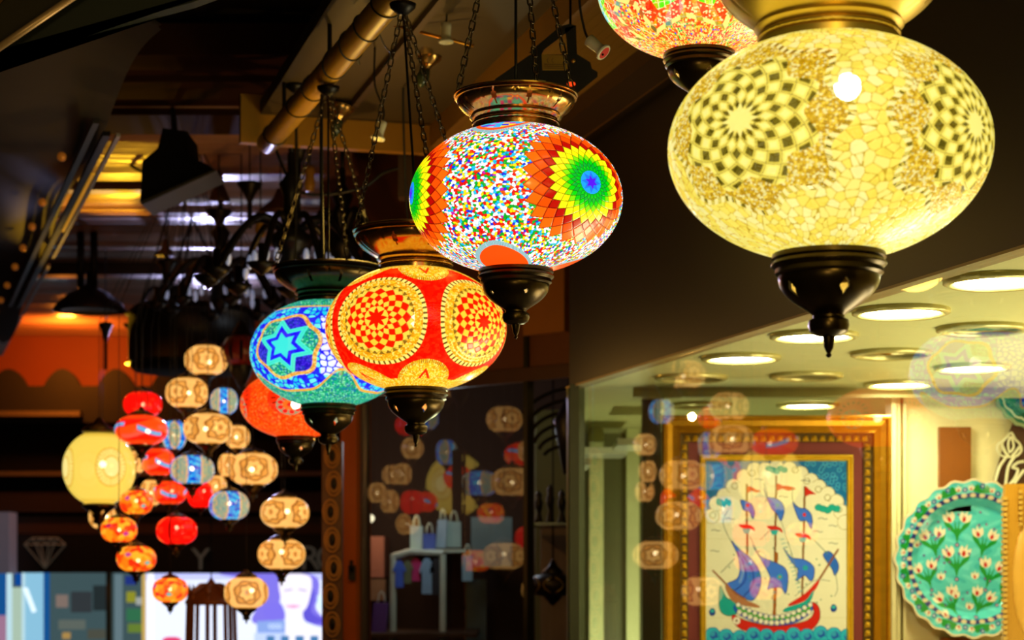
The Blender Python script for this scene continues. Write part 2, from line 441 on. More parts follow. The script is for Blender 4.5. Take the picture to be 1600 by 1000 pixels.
def s_yellow(P, seed=0):
    r, f1, e = P.vor(16, 90); P.put(P.psi < 9, (248, 215, 90), a=.10)
    for k in range(4):
        x, y, ok = P.loc(seed+PI/2*k); r0 = np.hypot(x, y); th = np.arctan2(y, x)
        P.put(ok & (r0 < .46), (225, 180, 60), h=-.004)
        P.put(ok & (r0 < .42) & (r0 > .26) & ((th*14/PI) % 1 < .7), (255, 232, 130), h=.005)
        P.put(ok & (r0 < .22), (255, 238, 150), h=.005)
    P.put(np.abs(P.psi) > .95, (240, 200, 70))

# ---------------------------------------------------------------- lamps
BR = mat('aged_brass', (206, 158, 86), .2, .97, noise=.25, nscale=30, bump=.04)
BRD = mat('dark_brass', (78, 62, 34), .28, .9, noise=.3, nscale=30, bump=.04)
BLK = mat('black_metal', (26, 22, 20), .4, .6)
CHN = mat('chain_metal', (110, 96, 76), .28, .9)
CBL = mat('black_cable', (12, 11, 11), .5)
BULB = emat('bulb_white', (255, 240, 200), 70.)
BULBS = emat('bulb_warm', (255, 225, 170), 22.)

def shade_mesh(c, R, b, psi0, psi1, nphi, npsi, pat, face, relief=1., sq=2.0):
    ph = np.arange(nphi)*2*PI/nphi-PI; ps = np.linspace(psi0, psi1, npsi)
    phi, psi = np.meshgrid(ph, ps)
    P = Pat(phi, psi); pat(P)
    k = np.sign(np.sin(psi))
    cr = np.abs(np.cos(psi))**(2/sq); sz = np.abs(np.sin(psi))**(2/sq)*k
    rr = R*cr*(1+P.h*relief); zz = R*b*sz*(1+P.h*relief*.6)
    a = phi+face
    V = np.stack([c[0]+rr*np.sin(a), c[1]-rr*np.cos(a), c[2]+zz], -1).reshape(-1, 3)
    i = np.arange(npsi-1)[:, None]*nphi; j = np.arange(nphi)[None, :]; jn = (j+1) % nphi
    Fq = np.stack([i+j, i+jn, i+nphi+jn, i+nphi+j], -1).reshape(-1, 4)
    colr = np.concatenate([P.c, P.a[..., None]], -1).reshape(-1, 4)
    return V, Fq, colr
def bulbhold(bc, c, R, zz2, t): return G().tube([bc+np.array([0, 0, R*.08]), (bc+c+np.array([0, 0, R*(zz2+.1)*2]))/2, c+np.array([0, 0, R*(zz2+.12)])], R*.05, 12).build('bulb_holder', BLK, t, True)
def plus_hole(az0, n, z0, s):
    def f(t, z):
        d = ((t-az0+PI/n) % (2*PI/n))-PI/n
        return (abs(d) < .05*s and abs(z-z0) < .006*s) or (abs(d) < .018*s and abs(z-z0) < .014*s)
    return f
def lamp(x, y, D, wpx, pat, label, name='mosaic_lantern', res=(1100, 380), es=1.3, cr=.60, ch=.36, top_brass=BR, bot_brass=BRD, hang=1.42, chains=True, bulb=(0, 0, 0), hole='lozenge', b=.70, apex=(0, 0), cablex=0., neck=.39):
    c = at(x, y, D); R = wpx*D/F/2; face = -math.atan2(c[0], c[1])
    t = thing(name, (c[0], c[1], c[2]-R*1.2), label, 'lantern', 'large mosaic lanterns hanging along the shop')
    zt = neck+.03; psi1 = math.acos(neck+.005); psi0 = -math.acos(.335)
    V, Fq, C = shade_mesh(c, R, b, psi0, psi1, res[0], res[1], pat, face)
    rawobj('glass_shade', V, Fq, attrmat('mosaic_glass_%d' % int(es*100), es, .25, .5, .5, True), t, True, C)
    z1 = b*math.sin(psi1); q = lambda P: [(r*R, z*R) for r, z in P]
    # top bowl
    n = neck
    prof = [(n-.02, z1-.03), (n+.015, z1-.015), (n+.02, z1+.035), (n+.002, z1+.045), (n+.015, z1+.055), (n+.02, z1+.075), (n-.0, z1+.09), (n+.03, z1+.105), (n+.045, z1+.12), (n+.03, z1+.14)]
    a0 = n+.03; zz = z1+.14; H = ch-.14
    for i in range(1, 15):
        u = i/14; prof.append((a0+(cr-.03-a0)*math.sin(u*PI/2)**.9, zz+H*.72*u))
    zz2 = zz+H*.72
    prof += [(cr-.045, zz2+.01*H), (cr-.01, zz2+.06*H), (cr-.012, zz2+.12*H), (cr-.03, zz2+.15*H), (cr+.0, zz2+.2*H), (cr+.004, zz2+.26*H), (cr-.02, zz2+.29*H), (cr-.1, zz2+.2*H), (cr-.2, zz2+.12*H), (.06, zz2+.1*H), (.0, zz2+.12*H)]
    ph = plus_hole(face+.25, 10, (zz+H*.42)*R, R/.2*.9)
    g = G().lathe(c, q(prof), 200, hole=ph, flute=lambda tt, z: -.012 if (abs(((tt-face+PI/10) % (2*PI/10))-PI/10) < .02 and (zz+.02)*R < z < zz2*R) else 0)
    tb = autosmooth(g.build('top_bowl', top_brass, t))
    g = G().tube([c+np.array([(n+.012)*R*math.cos(k*2*PI/90), (n+.012)*R*math.sin(k*2*PI/90), (z1+.065)*R]) for k in range(90)], [R*.012*(1+.35*(k % 2)) for k in range(90)], 6, closed=True)
    g.build('beaded_ring', top_brass, tb, True)
    # bottom cup
    zb = -b*math.sin(-psi0); m = .335
    prof = [(m-.03, zb+.02), (m+.015, zb+.0), (m+.02, zb-.03), (m+.005, zb-.04), (m+.012, zb-.055), (m+.016, zb-.08), (m-.002, zb-.095), (m+.004, zb-.125), (m-.02, zb-.14)]
    for i in range(1, 25):
        u = i/24; prof.append((m-.02-(m-.02-.115)*(u**1.15)+.045*math.sin(u*PI), zb-.14-.23*u))
    ze = zb-.37
    prof += [(.10, ze-.015), (.10, ze-.03), (.125, ze-.045), (.13, ze-.08), (.118, ze-.115), (.08, ze-.14), (.04, ze-.147), (.036, ze-.17), (.028, ze-.22), (.012, ze-.25), (.02, ze-.262), (.012, ze-.275), (.0, ze-.28)]
    def lz(tt, z):
        d = ((tt-face-.35+PI/5) % (2*PI/5))-PI/5; hh = (z/R-(zb-.235))
        return abs(d)/(.12 if hole == 'lozenge' else .09)+abs(hh)/(.05 if hole == 'lozenge' else .024) < 1
    G().lathe(c, q([(max(r-.022, .02), z) for r, z in prof[8:33]]), 240, hole=lz).build('bounce_liner', mat('bounce_white', (255, 236, 180), .5, noise=.02), t, True)  # added pale reflector, bounces bulb light out through the cup holes
    g = G().lathe(c, q(prof), 240, hole=lz)
    bcup = autosmooth(g.build('bottom_cup', bot_brass, t))
    g = G().tube([c+np.array([(m+.012)*R*math.cos(k*2*PI/120), (m+.012)*R*math.sin(k*2*PI/120), (zb-.068)*R]) for k in range(120)], [R*.010*(1+.35*(k % 2)) for k in range(120)], 6, closed=True)
    g.build('beaded_ring', bot_brass, bcup, True)
    bc = c+np.array(bulb)*R
    hold = bulbhold(bc, c, R, zz2, t); G().sphere(bc, R*.085).build('bulb', BULB, hold, True)
    top = CZ+hang
    ap = np.array([c[0]+apex[0], c[1]+apex[1], top-.003])
    if chains:
        ang = (face+math.radians(100), face-math.radians(80), face+math.radians(20))
        zr = c[2]+R*(zz2+.25*H)
        for k, an in enumerate(ang):
            A = np.array([c[0]+(cr-.03)*R*math.sin(an), c[1]-(cr-.03)*R*math.cos(an), zr])
            G().chain(A, ap, .0175, .0017, .0050).build('chain', CHN, t, True)
    G().tube([c+np.array([0, 0, R*(zz2+.1)]), c+np.array([cablex, 0, R*(zz2+.1)+.05]), ap+np.array([cablex*.5, 0, 0])], .0028, 8).build('cable', CBL, t, True)
    G().lathe(ap+np.array([0, 0, -.022]), [(.0, 0), (.012, .002), (.028, .016), (.03, .025), (0, .025)], 20).build('ceiling_hook', BLK, t, True)
    return t
lamp(1295, 232, 2.7, 500, p_yellow, 'largest lantern of all, pale yellow shards with lozenge rosettes, at the right', es=1.05, res=(1500, 520), cr=.72, ch=.50, bulb=(.1, -.1, .36), neck=.42, top_brass=mat('glow_lit_brass', (236, 200, 100), .36, .85, noise=.2, nscale=30), hang=1.42)  # bowl's brighter yellow base stands in for light from the shade below
lamp(1093, -22, 3.2, 320, p_top, 'lantern cut by the top edge, red and gold beads with a green and turquoise star', es=1.25, hang=1.42, res=(1000, 340))
lamp(806, 312, 3.6, 332, p_multi, 'rainbow lantern of tiny multicoloured beads with a round orange, yellow, green and blue rosette', es=1.35, cr=.585, ch=.34, hole='small', res=(1500, 520), hang=1.42, apex=(.0, .05))
lamp(650, 514, 4.26, 282, p_redyel, 'red lantern with large yellow-gold round medallions of lozenges', es=1.25, cr=.70, ch=.45, res=(1200, 420), hang=1.262, apex=(-.03, .01), bulb=(0, 0, .1), top_brass=BR)
lamp(513, 552, 5.0, 243, p_teal, 'turquoise and blue lantern with a six-pointed star, half hidden behind the red one', es=1.2, cr=.72, ch=.46, res=(1100, 380), hang=1.262, apex=(.0, .0), bulb=(.1, 0, .15), top_brass=BRD)
lamp(462, 632, 5.6, 172, p_orange, 'orange-red beaded lantern low behind the turquoise one', es=1.15, cr=.6, ch=.36, res=(700, 260), hang=1.42, b=.62, chains=False, top_brass=BRD)

SM = {'tan': s_tan, 'redblue': s_redblue, 'blue': s_blue, 'orange': s_orange, 'red': s_red, 'yellow': s_yellow}
def globe(x, y, w, h, kind, D, label, seed, bulb=True, es=1.15, off=(.1, .1), hang=None):
    c = at(x, y, D); R = w*D/F/2; b = h/w*1.06; face = -math.atan2(c[0], c[1])
    big = w > 90
    t = thing('globe_lantern', (c[0], c[1], c[2]-R*1.1), label, 'lantern', {'tan': 'small amber mosaic globes', 'redblue': 'small red globes with blue swirls', 'blue': 'small blue mosaic globes', 'orange': 'small orange globes with coloured lozenges', 'red': 'small red globes', 'yellow': 'large yellow globe lanterns'}[kind])
    res = (360, 130) if big else (170, 64)
    V, Fq, C = shade_mesh(c, R, b, -math.acos(.42), math.acos(.40), res[0], res[1], lambda P: SM[kind](P, seed), face, 1., 2.0 if big else 2.35)
    rawobj('glass_globe', V, Fq, attrmat('globe_glass_%d' % int(es*100), es, .2, .5, .5, True), t, True, C)
    z1 = b*.965; q = lambda P: [(r*R, z*R) for r, z in P]
    k = .62 if not big else .8
    g = G().lathe(c, q([(.40, z1-.05), (.49, z1-.01), (.49, z1+.05), (.43, z1+.08), (.36*k+.02, z1+.16), (.22*k, z1+.3*k), (.10, z1+.42*k), (.05, z1+.5*k), (.0, z1+.52*k)]), 32)
    autosmooth(g.build('top_cap', BRD, t))
    def lz(tt, z):
        d = ((tt-face-seed+PI/5) % (2*PI/5))-PI/5
        return abs(d)/.2+abs(z/R+z1+.2)/.08 < 1
    pr = [(.40, -z1+.05), (.48, -z1+.01), (.48, -z1-.05)]+[(.44-.30*u-.05*(1-math.cos(u*PI*2))/2, -z1-.07-.32*u) for u in np.linspace(0, 1, 10)]+[(.17, -z1-.42), (.16, -z1-.5), (.05, -z1-.54), (.03, -z1-.68), (.0, -z1-.7)]
    g = G().lathe(c, q(pr), 60, hole=lz)
    autosmooth(g.build('bottom_cup', BRD, t))
    G().sphere(c+np.array([off[0]*R, 0, off[1]*R]), R*.10, 12, 8).build('bulb', BULBS, t, True)
    zt = c[2]+(z1+.5*k)*R; top = CZ+1.60
    hub = at(300, 500, 7.35); zk = max(CZ+.95, zt+.03); G().tube([(c[0], c[1], zt), (c[0], c[1], zk), (hub[0]+(c[0]-hub[0])*.12, hub[1]+(c[1]-hub[1])*.12, top)], .0014, 6).build('cable', CBL, t, True)
    return t
CL = [
 (322, 563, 66, 46, 'tan', 7.35, 'topmost amber globe of the cluster, partly behind a dark cap', (.15, -.1)),
 (292, 614, 66, 47, 'tan', 7.1, 'amber swirl globe second from the top of the cluster', (.1, .0)),
 (350, 627, 42, 40, 'blue', 7.4, 'tiny blue globe right of the second amber globe', (0, 0)),
 (223, 632, 58, 38, 'red', 7.5, 'plain red globe at the upper left of the cluster', (0, 0)),
 (221, 672, 80, 46, 'redblue', 7.0, 'wide red globe with blue swirl above the yellow lantern', (.25, -.05)),
 (272, 680, 38, 44, 'blue', 7.35, 'tiny blue globe between the red swirl globe and the third amber globe', (0, 0)),
 (325, 670, 76, 48, 'tan', 7.0, 'amber globe in the middle of the cluster, right of a tiny blue one', (-.1, .0)),
 (371, 683, 38, 36, 'tan', 7.5, 'small pinkish amber globe touching the right of the middle amber globe', (-.1, 0)),
 (248, 722, 50, 42, 'redblue', 7.3, 'red and blue globe left of the wide blue globe', (0, 0)),
 (211, 722, 34, 34, 'tan', 7.55, 'small amber globe just right of the big yellow lantern', (0, 0)),
 (300, 734, 68, 44, 'blue', 7.05, 'blue banded globe under the middle amber globe', (.0, .05)),
 (395, 733, 76, 50, 'tan', 7.0, 'amber globe at the right of the cluster level with the blue banded one', (-.05, -.02)),
 (356, 727, 30, 36, 'tan', 7.5, 'small amber globe hidden at the left of the right-hand amber globe', (0, 0)),
 (266, 770, 50, 36, 'redblue', 7.25, 'red globe with a blue swirl below the blue banded globe', (.1, .1)),
 (313, 773, 40, 40, 'red', 7.5, 'small plain red globe left of the lower blue globe', (.3, .3)),
 (213, 785, 50, 37, 'orange', 7.15, 'orange globe with purple lozenge below right of the yellow lantern', (0, .1)),
 (236, 770, 34, 40, 'tan', 7.6, 'small pale amber globe behind the orange and red globes', (0, 0)),
 (338, 760, 32, 34, 'tan', 7.65, 'small pinkish amber globe behind the two blue ones', (0, 0)),
 (358, 790, 61, 44, 'blue', 7.1, 'lower blue globe with gold bands right of the small red one', (0, .1)),
 (160, 807, 42, 38, 'tan', 7.4, 'amber globe at the far lower left of the cluster, under the yellow lantern', (.3, 0)),
 (186, 828, 55, 38, 'orange', 7.1, 'yellow-orange globe with turquoise lozenge at the lower left', (0, 0)),
 (276, 829, 62, 42, 'red', 7.1, 'bright red ribbed globe in the lower middle of the cluster', (0, .15)),
 (445, 801, 76, 48, 'tan', 7.0, 'amber globe at the lower right, upper of two before the dark sign', (.1, .05)),
 (213, 873, 60, 39, 'orange', 7.1, 'orange globe with purple lozenge beneath the yellow-orange one', (.1, -.1)),
 (440, 866, 74, 47, 'tan', 7.0, 'amber globe at the lower right, just left of the letter R', (0, .1)),
 (385, 926, 68, 49, 'tan', 7.0, 'amber globe hanging lowest on the right, over the lit poster', (.25, .1)),
 (266, 922, 54, 38, 'orange', 7.1, 'orange globe hanging lowest on the left, over the lit poster', (0, .05)),
]
done = []
def plan(x, y, w, h, D):
    for dd in sorted([i*.04 for i in range(-14, 15)], key=abs):
        Dn = D+dd; c = at(x, y, Dn); R = w*Dn/F/2; ok = True
        for c2, R2 in done:
            q = math.hypot(c[0]-c2[0], c[1]-c2[1])
            if q < R+R2+.004 and abs(c[2]-c2[2]) < (R+R2)*.95: ok = False; break
            if c2[2] > c[2] and q < R2+.008: ok = False; break
            if c2[2] < c[2] and q < R+.008: ok = False; break
        if ok: break
    done.append((c, R)); return Dn
plan(155, 732, 112, 112, 7.3)
for i, (x, y, w, h, k, D, lab, off) in enumerate(CL):
    D = plan(x, y, w, h, D)
    globe(x, y, w, h, k, D, lab, i*.77 % 3, off=off)
globe(155, 732, 112, 112, 'yellow', 7.3, 'big round yellow lantern at the left of the cluster of small globes', .35, off=(.1, .12), es=1.0)
# ---------------------------------------------------------------- raster for painted things
class Ras:
    def __init__(s, x0, x1, y0, y1, nx, ny, bg):
        s.nx, s.ny = nx, ny; s.box = (x0, x1, y0, y1)
        s.X, s.Y = np.meshgrid(np.linspace(x0, x1, nx), np.linspace(y0, y1, ny)); s.c = np.zeros((ny, nx, 3)); s.c[:] = lin(bg)
    def put(s, m, c): s.c[m] = lin(c)
    def circ(s, x, y, r, c, ry=None): s.put(((s.X-x)/r)**2+((s.Y-y)/(ry or r))**2 < 1, c)
    def ring(s, x, y, r, w, c, ry=None): d = np.hypot((s.X-x), (s.Y-y)*(r/(ry or r))); s.put(np.abs(d-r) < w, c)
    def mask(s, pts):
        m = np.zeros(s.X.shape, bool); n = len(pts)
        for i in range(n):
            (x1, y1), (x2, y2) = pts[i], pts[(i+1) % n]
            if y1 == y2: continue
            cond = (s.Y >= min(y1, y2)) & (s.Y < max(y1, y2)); xi = x1+(s.Y-y1)*(x2-x1)/(y2-y1)
            m ^= cond & (s.X < xi)
        return m
    def poly(s, pts, c, sm=True, edge=None):
        if sm: pts = smooth_poly(pts)
        s.put(s.mask(pts), c)
        if edge: s.line(list(pts)+[pts[0]], edge[0], edge[1], False)
    def line(s, pts, w, c, sm=True):
        if sm and len(pts) > 2: pts = smooth_open(pts)
        for (x1, y1), (x2, y2) in zip(pts[:-1], pts[1:]):
            dx, dy = x2-x1, y2-y1; L = dx*dx+dy*dy+1e-9
            b = (s.X > min(x1, x2)-w) & (s.X < max(x1, x2)+w) & (s.Y > min(y1, y2)-w) & (s.Y < max(y1, y2)+w)
            X = s.X[b]; Y = s.Y[b]; t = np.clip(((X-x1)*dx+(Y-y1)*dy)/L, 0, 1)
            k = np.hypot(X-x1-t*dx, Y-y1-t*dy) < w
            idx = np.where(b); s.c[idx[0][k], idx[1][k]] = lin(c)
    def panel(s, name, o, u, w, t, m, parent=None, **kw):
        """front face is the coloured grid, with sides and back; o top-left, u to the right, w down, t thickness away from viewer"""
        nx, ny = s.nx, s.ny; a, b = np.meshgrid(np.linspace(0, 1, nx), np.linspace(0, 1, ny))
        o, u, w, t = (np.array(q, float) for q in (o, u, w, t))
        V = o+a[..., None]*u+b[..., None]*w; V = V.reshape(-1, 3)
        i = np.arange(ny-1)[:, None]*nx; j = np.arange(nx-1)[None, :]
        Fq = np.stack([i+j, i+nx+j, i+nx+j+1, i+j+1], -1).reshape(-1, 4)
        n = len(V); cor = [o, o+u, o+u+w, o+w]; ex = np.array(cor+[p+t for p in cor]); V = np.vstack([V, ex])
        Fe = np.array([(n+4, n+5, n+6, n+7), (n, n+1, n+5, n+4), (n+1, n+2, n+6, n+5), (n+2, n+3, n+7, n+6), (n+3, n, n+4, n+7)])
        C = np.concatenate([s.c, np.zeros((ny, nx, 1))], -1).reshape(-1, 4); C = np.vstack([C, np.tile(C[:1], (8, 1))])
        return rawobj(name, V, np.vstack([Fq, Fe]), m, parent, False, C)
def smooth_poly(p, k=6):
    n = len(p); out = []
    for i in range(n):
        P = [np.array(p[(i+j-1) % n], float) for j in range(4)]
        for q in range(k):
            t = q/k; out.append(tuple(.5*((2*P[1])+(-P[0]+P[2])*t+(2*P[0]-5*P[1]+4*P[2]-P[3])*t*t+(-P[0]+3*P[1]-3*P[2]+P[3])*t**3)))
    return out
def smooth_open(p, k=8):
    q = [p[0]]+list(p)+[p[-1]]; out = []
    for i in range(1, len(q)-2):
        P = [np.array(q[i+j-1], float) for j in range(4)]
        for a in range(k):
            t = a/k; out.append(tuple(.5*((2*P[1])+(-P[0]+P[2])*t+(2*P[0]-5*P[1]+4*P[2]-P[3])*t*t+(-P[0]+3*P[1]-3*P[2]+P[3])*t**3)))
    return out+[tuple(p[-1])]

# ---------------------------------------------------------------- shop front on the right
H = .59; FN = 1.837
ZC = CZ+H; ZS = CZ+1.36
fas = mat('dark_fascia', (22, 17, 12), .45, noise=.2, nscale=4)
struct('wall_right', G().sbox(-1.0, 5.86, FN, FN+.03, ZC, ZS+.25), fas)
struct('trim_1', G().sbox(-1.0, 5.86, FN-.012, FN+.034, ZC-.006, ZC+.0), mat('fascia_edge', (150, 130, 80), .4))
struct('trim_2', G().sbox(5.855, 5.875, FN-.005, FN+.05, 0, ZC+.0), mat('glass_edge_post', (96, 104, 70), .3))
struct('window_1', G().sbox(-1.0, 5.85, FN+.002, FN+.008, 0, ZC-.002), glassmat('shop_glass'))
# shop ceiling; the left side wall runs away along the line of sight
L0 = at(905, 600, 6.04); L1 = at(905, 600, 8.2)
cl = mat('shop_ceiling_paint', (214, 214, 150), .45, noise=.03)
P0 = st(-1, FN+.03, 0); P1 = st(5.86, FN+.03, 0)
g = G().hexa([(P0[0], P0[1], ZC), (6, P0[1], ZC), (6, 6.6, ZC), (P1[0], P1[1], ZC), (P0[0], P0[1], ZC+.1), (6, P0[1], ZC+.1), (6, 6.6, ZC+.1), (P1[0], P1[1], ZC+.1)])
g.hexa([(P1[0], P1[1], ZC+.001), (6, 6.0, ZC+.001), (6, 8.2, ZC+.001), (L1[0], 8.2, ZC+.001), (P1[0], P1[1], ZC+.1), (6, 6., ZC+.1), (6, 8.2, ZC+.1), (L1[0], 8.2, ZC+.1)])
struct('ceiling_shop', g, cl)
struct('trim_3', G().box((1.3*.3, 6.16, ZC-.03), (6, 6.2, ZC)), mat('ceiling_batten', (190, 190, 130), .5))
crm = mat('cream_wall', (245, 232, 178), .6, noise=.04)
struct('wall_back_shop', G().box((1.245, 6.3, 0), (6, 6.4, ZC)), crm)
g = G()
for a, b_, d in ((1388, 1395, .06), (1398, 1403, .04), (1407, 1411, .05)): g.box((at(a, 0, 6.3)[0], 6.3-d, 0), (at(b_, 0, 6.3)[0], 6.3, ZC))
struct('trim_4', g, mat('cream_moulding', (232, 222, 165), .5))
g = G().hexa([L0-(.03, 0, ZC-CZ-H+L0[2]), L0-(0, 0, L0[2]), L1-(0, 0, L1[2]), L1-(.03, 0, L1[2]), L0*(1, 1, 0)+(-.03, 0, ZC), L0*(1, 1, 0)+(0, 0, ZC), L1*(1, 1, 0)+(0, 0, ZC), L1*(1, 1, 0)+(-.03, 0, ZC)])
struct('wall_side_shop', g, mat('shop_side_wall', (70, 72, 48), .4))
struct('wall_far_shop', G().box((.1, 8.2, 0), (6, 8.3, ZC+.1)), mat('olive_back_wall', (120, 122, 78), .5, noise=.2, nscale=3))
struct('floor_shop', G().box((.5, 5.6, 0), (6, 8.2, .02)).box((2.2, 0, 0), (6, 5.6, .02)), mat('pale_shop_floor', (228, 216, 170), .4, noise=.05))
struct('wall_right_shop', G().box((6, -1, 0), (6.1, 8.3, ZC)), crm)
struct('floor', G().box((-12, -6, -.1), (9, 24, 0)), mat('paving', (70, 62, 54), .5, noise=.3, nscale=3))
pil = mat('pale_pilaster', (222, 226, 168), .5)
for k, (a, b_, D) in enumerate(((921, 943, 7.9), (979, 999, 7.9))):
    struct('trim_%d' % (5+k), G().box((at(a, 0, D)[0], D, 0), (at(b_, 0, D)[0], D+.05, ZC)), pil)
struct('trim_7', G().box((at(1004, 0, 6.6)[0], 6.6, 0), (at(1033, 0, 6.6)[0], 6.66, ZC)), mat('dark_cabinet_frame', (60, 62, 38), .35))
for k, (x0, x1, y, D) in enumerate(((905, 979, 706, 7.6), (962, 1009, 693, 7.0), (905, 921, 724, 7.0))):
    tag(G().box((at(x0, 0, D)[0], D-.1, at(0, y, D)[2]-.012), (at(x1, 0, D)[0], D+.25, at(0, y, D)[2]+.012)).build('glass_shelf', mat('white_shelf', (238, 240, 220), .2)), ['long white shelf in the mirrored cabinet left of the ship picture', 'short white shelf right of the pale pilaster', 'small low white shelf at the left edge of the shop window'][k], 'shelf', 'shelves in the cabinet at the left of the shop')
# downlights
def downlight(x, y, lit, label, s=.22):
    D = H*F/(HY-y); c = at(x, y, D); c[2] = ZC
    t = thing('recessed_downlight', c, label, 'ceiling light', 'lit recessed ceiling spots' if lit else 'unlit recessed ceiling spots')
    r = s/2
    G().lathe(c, [(r*.80, .0), (r*.82, -.010), (r*.90, -.014), (r, -.009), (r*1.0, .0)], 56).build('trim_ring', mat('downlight_ring', (215, 205, 130), .25, .3), t, True)
    if lit: G().lathe(c, [(0, -.003), (r*.82, -.004)], 40).build('lens', emat('downlight_lens', (255, 246, 200), 85.), t)
    else: G().lathe(c, [(0, -.001), (r*.4, -.003), (r*.82, -.005)], 40).build('lens', mat('unlit_lens', (120, 116, 90), .08, 1.), t, True)
for x, y, l, w in ((1560, 435, 1, 'lit downlight nearest the right edge of the frame, biggest of the bright ones'), (1408, 484, 1, 'lit downlight just right of the yellow lantern tip'), (1272, 522, 1, 'lit downlight behind the pointed tip of the yellow lantern'), (1158, 557, 1, 'leftmost lit downlight of the bright row'), (1405, 598, 1, 'lit downlight above the right corner of the picture frame'), (1262, 631, 1, 'lit downlight right above the gold picture frame'), (1520, 572, 1, 'lit downlight at the right seen through the star reflection'),
    (1535, 511, 0, 'unlit downlight nearest the right edge'), (1393, 550, 0, 'unlit downlight in the middle of the ceiling right of the lit row'), (1260, 585, 0, 'unlit downlight below the leftmost lit pair'), (1080, 588, 0, 'unlit downlight farthest left on the shop ceiling'), (1095, 631, 0, 'unlit downlight above the left corner of the picture frame')):
    downlight(x, y, l, w)

# ---------------------------------------------------------------- framed ship picture
D = 6.0; S = D/F; fx = lambda x: (x-CX)*S; fz = lambda y: CZ+(HY-y)*S
t = thing('picture_frame', ((fx(1035)+fx(1390))/2, D, fz(1120)), 'big gilt frame with a beaded inner edge around a tile painting of a sailing ship', 'framed picture')
def mitred(g, x0, x1, y0, y1, prof, D=D, ybot=None):   # prof: list of (inward px, toward viewer m)
    V = []; n = len(prof)
    for (d, h) in prof:
        for (x, y) in ((x0+d, y0+d), (x1-d, y0+d), (x1-d, y1-d), (x0+d, y1-d)): V.append((fx(x), D-h, fz(y)))
    Fc = []
    for i in range(n-1):
        for k in range(4):
            l = (k+1) % 4; Fc.append((i*4+k, i*4+l, (i+1)*4+l, (i+1)*4+k))
    return g.add(V, Fc)
gold = mat('gilt', (196, 140, 20), .35, .75, noise=.25, nscale=14, bump=.1, stretch=(1, 1, 4)); gold2 = mat('gilt_bright', (232, 190, 50), .35, .6, noise=.2, nscale=30)
mitred(G(), 1034, 1390, 650, 1122, [(0, 0), (0, .03), (2, .04), (6, .042), (8, .03), (16, .022), (24, .03), (27, .034), (28, .018)]).build('gilt_moulding', gold, t)
g = mitred(G(), 1061, 1362, 677, 1096, [(0, .004), (0, .018), (14, .012), (14, .0)])
g.build('beaded_slip', mat('dark_gilt', (92, 66, 12), .4, .6), t)
g = G()
def bead(x, y): 
    a = .0105; c = np.array([fx(x), D-.013, fz(y)]); g.add([c+(-a, 0, -a), c+(a, 0, -a), c+(a*.7, 0, a), c+(-a*.7, 0, a), c+(0, -.014, -a*.2)], [(0, 1, 4), (1, 2, 4), (2, 3, 4), (3, 0, 4)])
for i in range(22): bead(1073+i*13.2, 685); bead(1073+i*13.2, 1088)
for i in range(30): bead(1068, 699+i*13.2); bead(1355, 699+i*13.2)
g.build('gilt_beads', gold2, t)
G().box((fx(1075), D-.006, fz(1082)), (fx(1348), D+.01, fz(691))).build('maroon_mount', mat('maroon_mount', (112, 28, 12), .6, noise=.1), t)
mitred(G(), 1093, 1332, 711, 1062, [(0, .006), (0, .016), (3, .02), (5, .014), (8, .018), (10, .010)]).build('gilt_slip', gold2, t)
R_ = Ras(177, 782, 225, 1130, 330, 490, (240, 236, 205))
R_.put(R_.Y < 470, (22, 112, 176))
rr, f1, e1 = vor(R_.X/26, R_.Y/26, 5); sp = (np.abs(f1-.33) < .07) & (R_.Y < 470) & (R_.X > 600); R_.put(sp, (80, 175, 215))
R_.circ(480, 560, 285, (240, 236, 205), 305); R_.put((R_.Y > 470), (240, 236, 205))
for i, (x, y) in enumerate([(200, 460), (222, 405), (255, 372), (295, 332), (340, 292), (385, 262), (430, 262), (480, 250), (535, 258), (585, 278), (628, 308), (662, 335), (700, 365), (738, 398), (758, 440), (775, 485)]):
    R_.circ(x, y, 33, (168, 150, 100)); R_.circ(x, y, 30.5, (243, 238, 208))
R_.circ(480, 500, 250, (243, 238, 208), 235)
for i, (x, y) in enumerate([(375, 275), (300, 330), (235, 400), (205, 455), (610, 310), (660, 345), (700, 380), (748, 430), (560, 262)]): R_.ring(x, y, 13, 1.6, (150, 140, 90))
for x, y, a, b in ((480, 262, 47, 17), (253, 403, 32, 20), (700, 428, 55, 20)):
    for k in range(5): R_.circ(x-a*.7+k*a*.35, y+((k*7) % 3-1)*6, a*.32, (30, 170, 160), b*.75)
for x, y in ((405, 302), (510, 376), (605, 308), (220, 520), (280, 470), (660, 525), (725, 500), (725, 575), (215, 608), (680, 470)): R_.line([(x-20, y), (x-6, y-3), (x+6, y+2), (x+18, y)], 1.8, (110, 130, 130))
R_.put(np.abs(R_.Y-556) < 1.5, (215, 208, 160)); R_.put(np.abs(R_.Y-893) < 1.5, (215, 208, 160))
br = (130, 82, 34)
for a, b in (((352, 325), (353, 620)), ((479, 290), (469, 885)), ((602, 335), (590, 800))): R_.line([a, b], 4.6, br)
R_.line([(480, 620), (470, 885)], 7, (160, 92, 30))
red = (214, 44, 32)
R_.poly([(355, 333), (375, 335), (392, 346), (412, 350), (395, 358), (372, 352), (355, 360)], red); R_.poly([(483, 320), (510, 330), (530, 330), (562, 342), (530, 350), (505, 342), (483, 350)], red); R_.poly([(605, 333), (625, 348), (650, 366), (628, 366), (605, 372)], red)
bl = (64, 122, 240); ed = (1.6, (40, 60, 140))
R_.poly([(325, 392), (352, 397), (375, 412), (386, 445), (378, 470), (362, 440), (338, 432)], bl, edge=ed)
R_.poly([(425, 340), (440, 375), (480, 385), (508, 410), (512, 445), (498, 480), (482, 450), (458, 425), (440, 385)], bl, edge=ed)
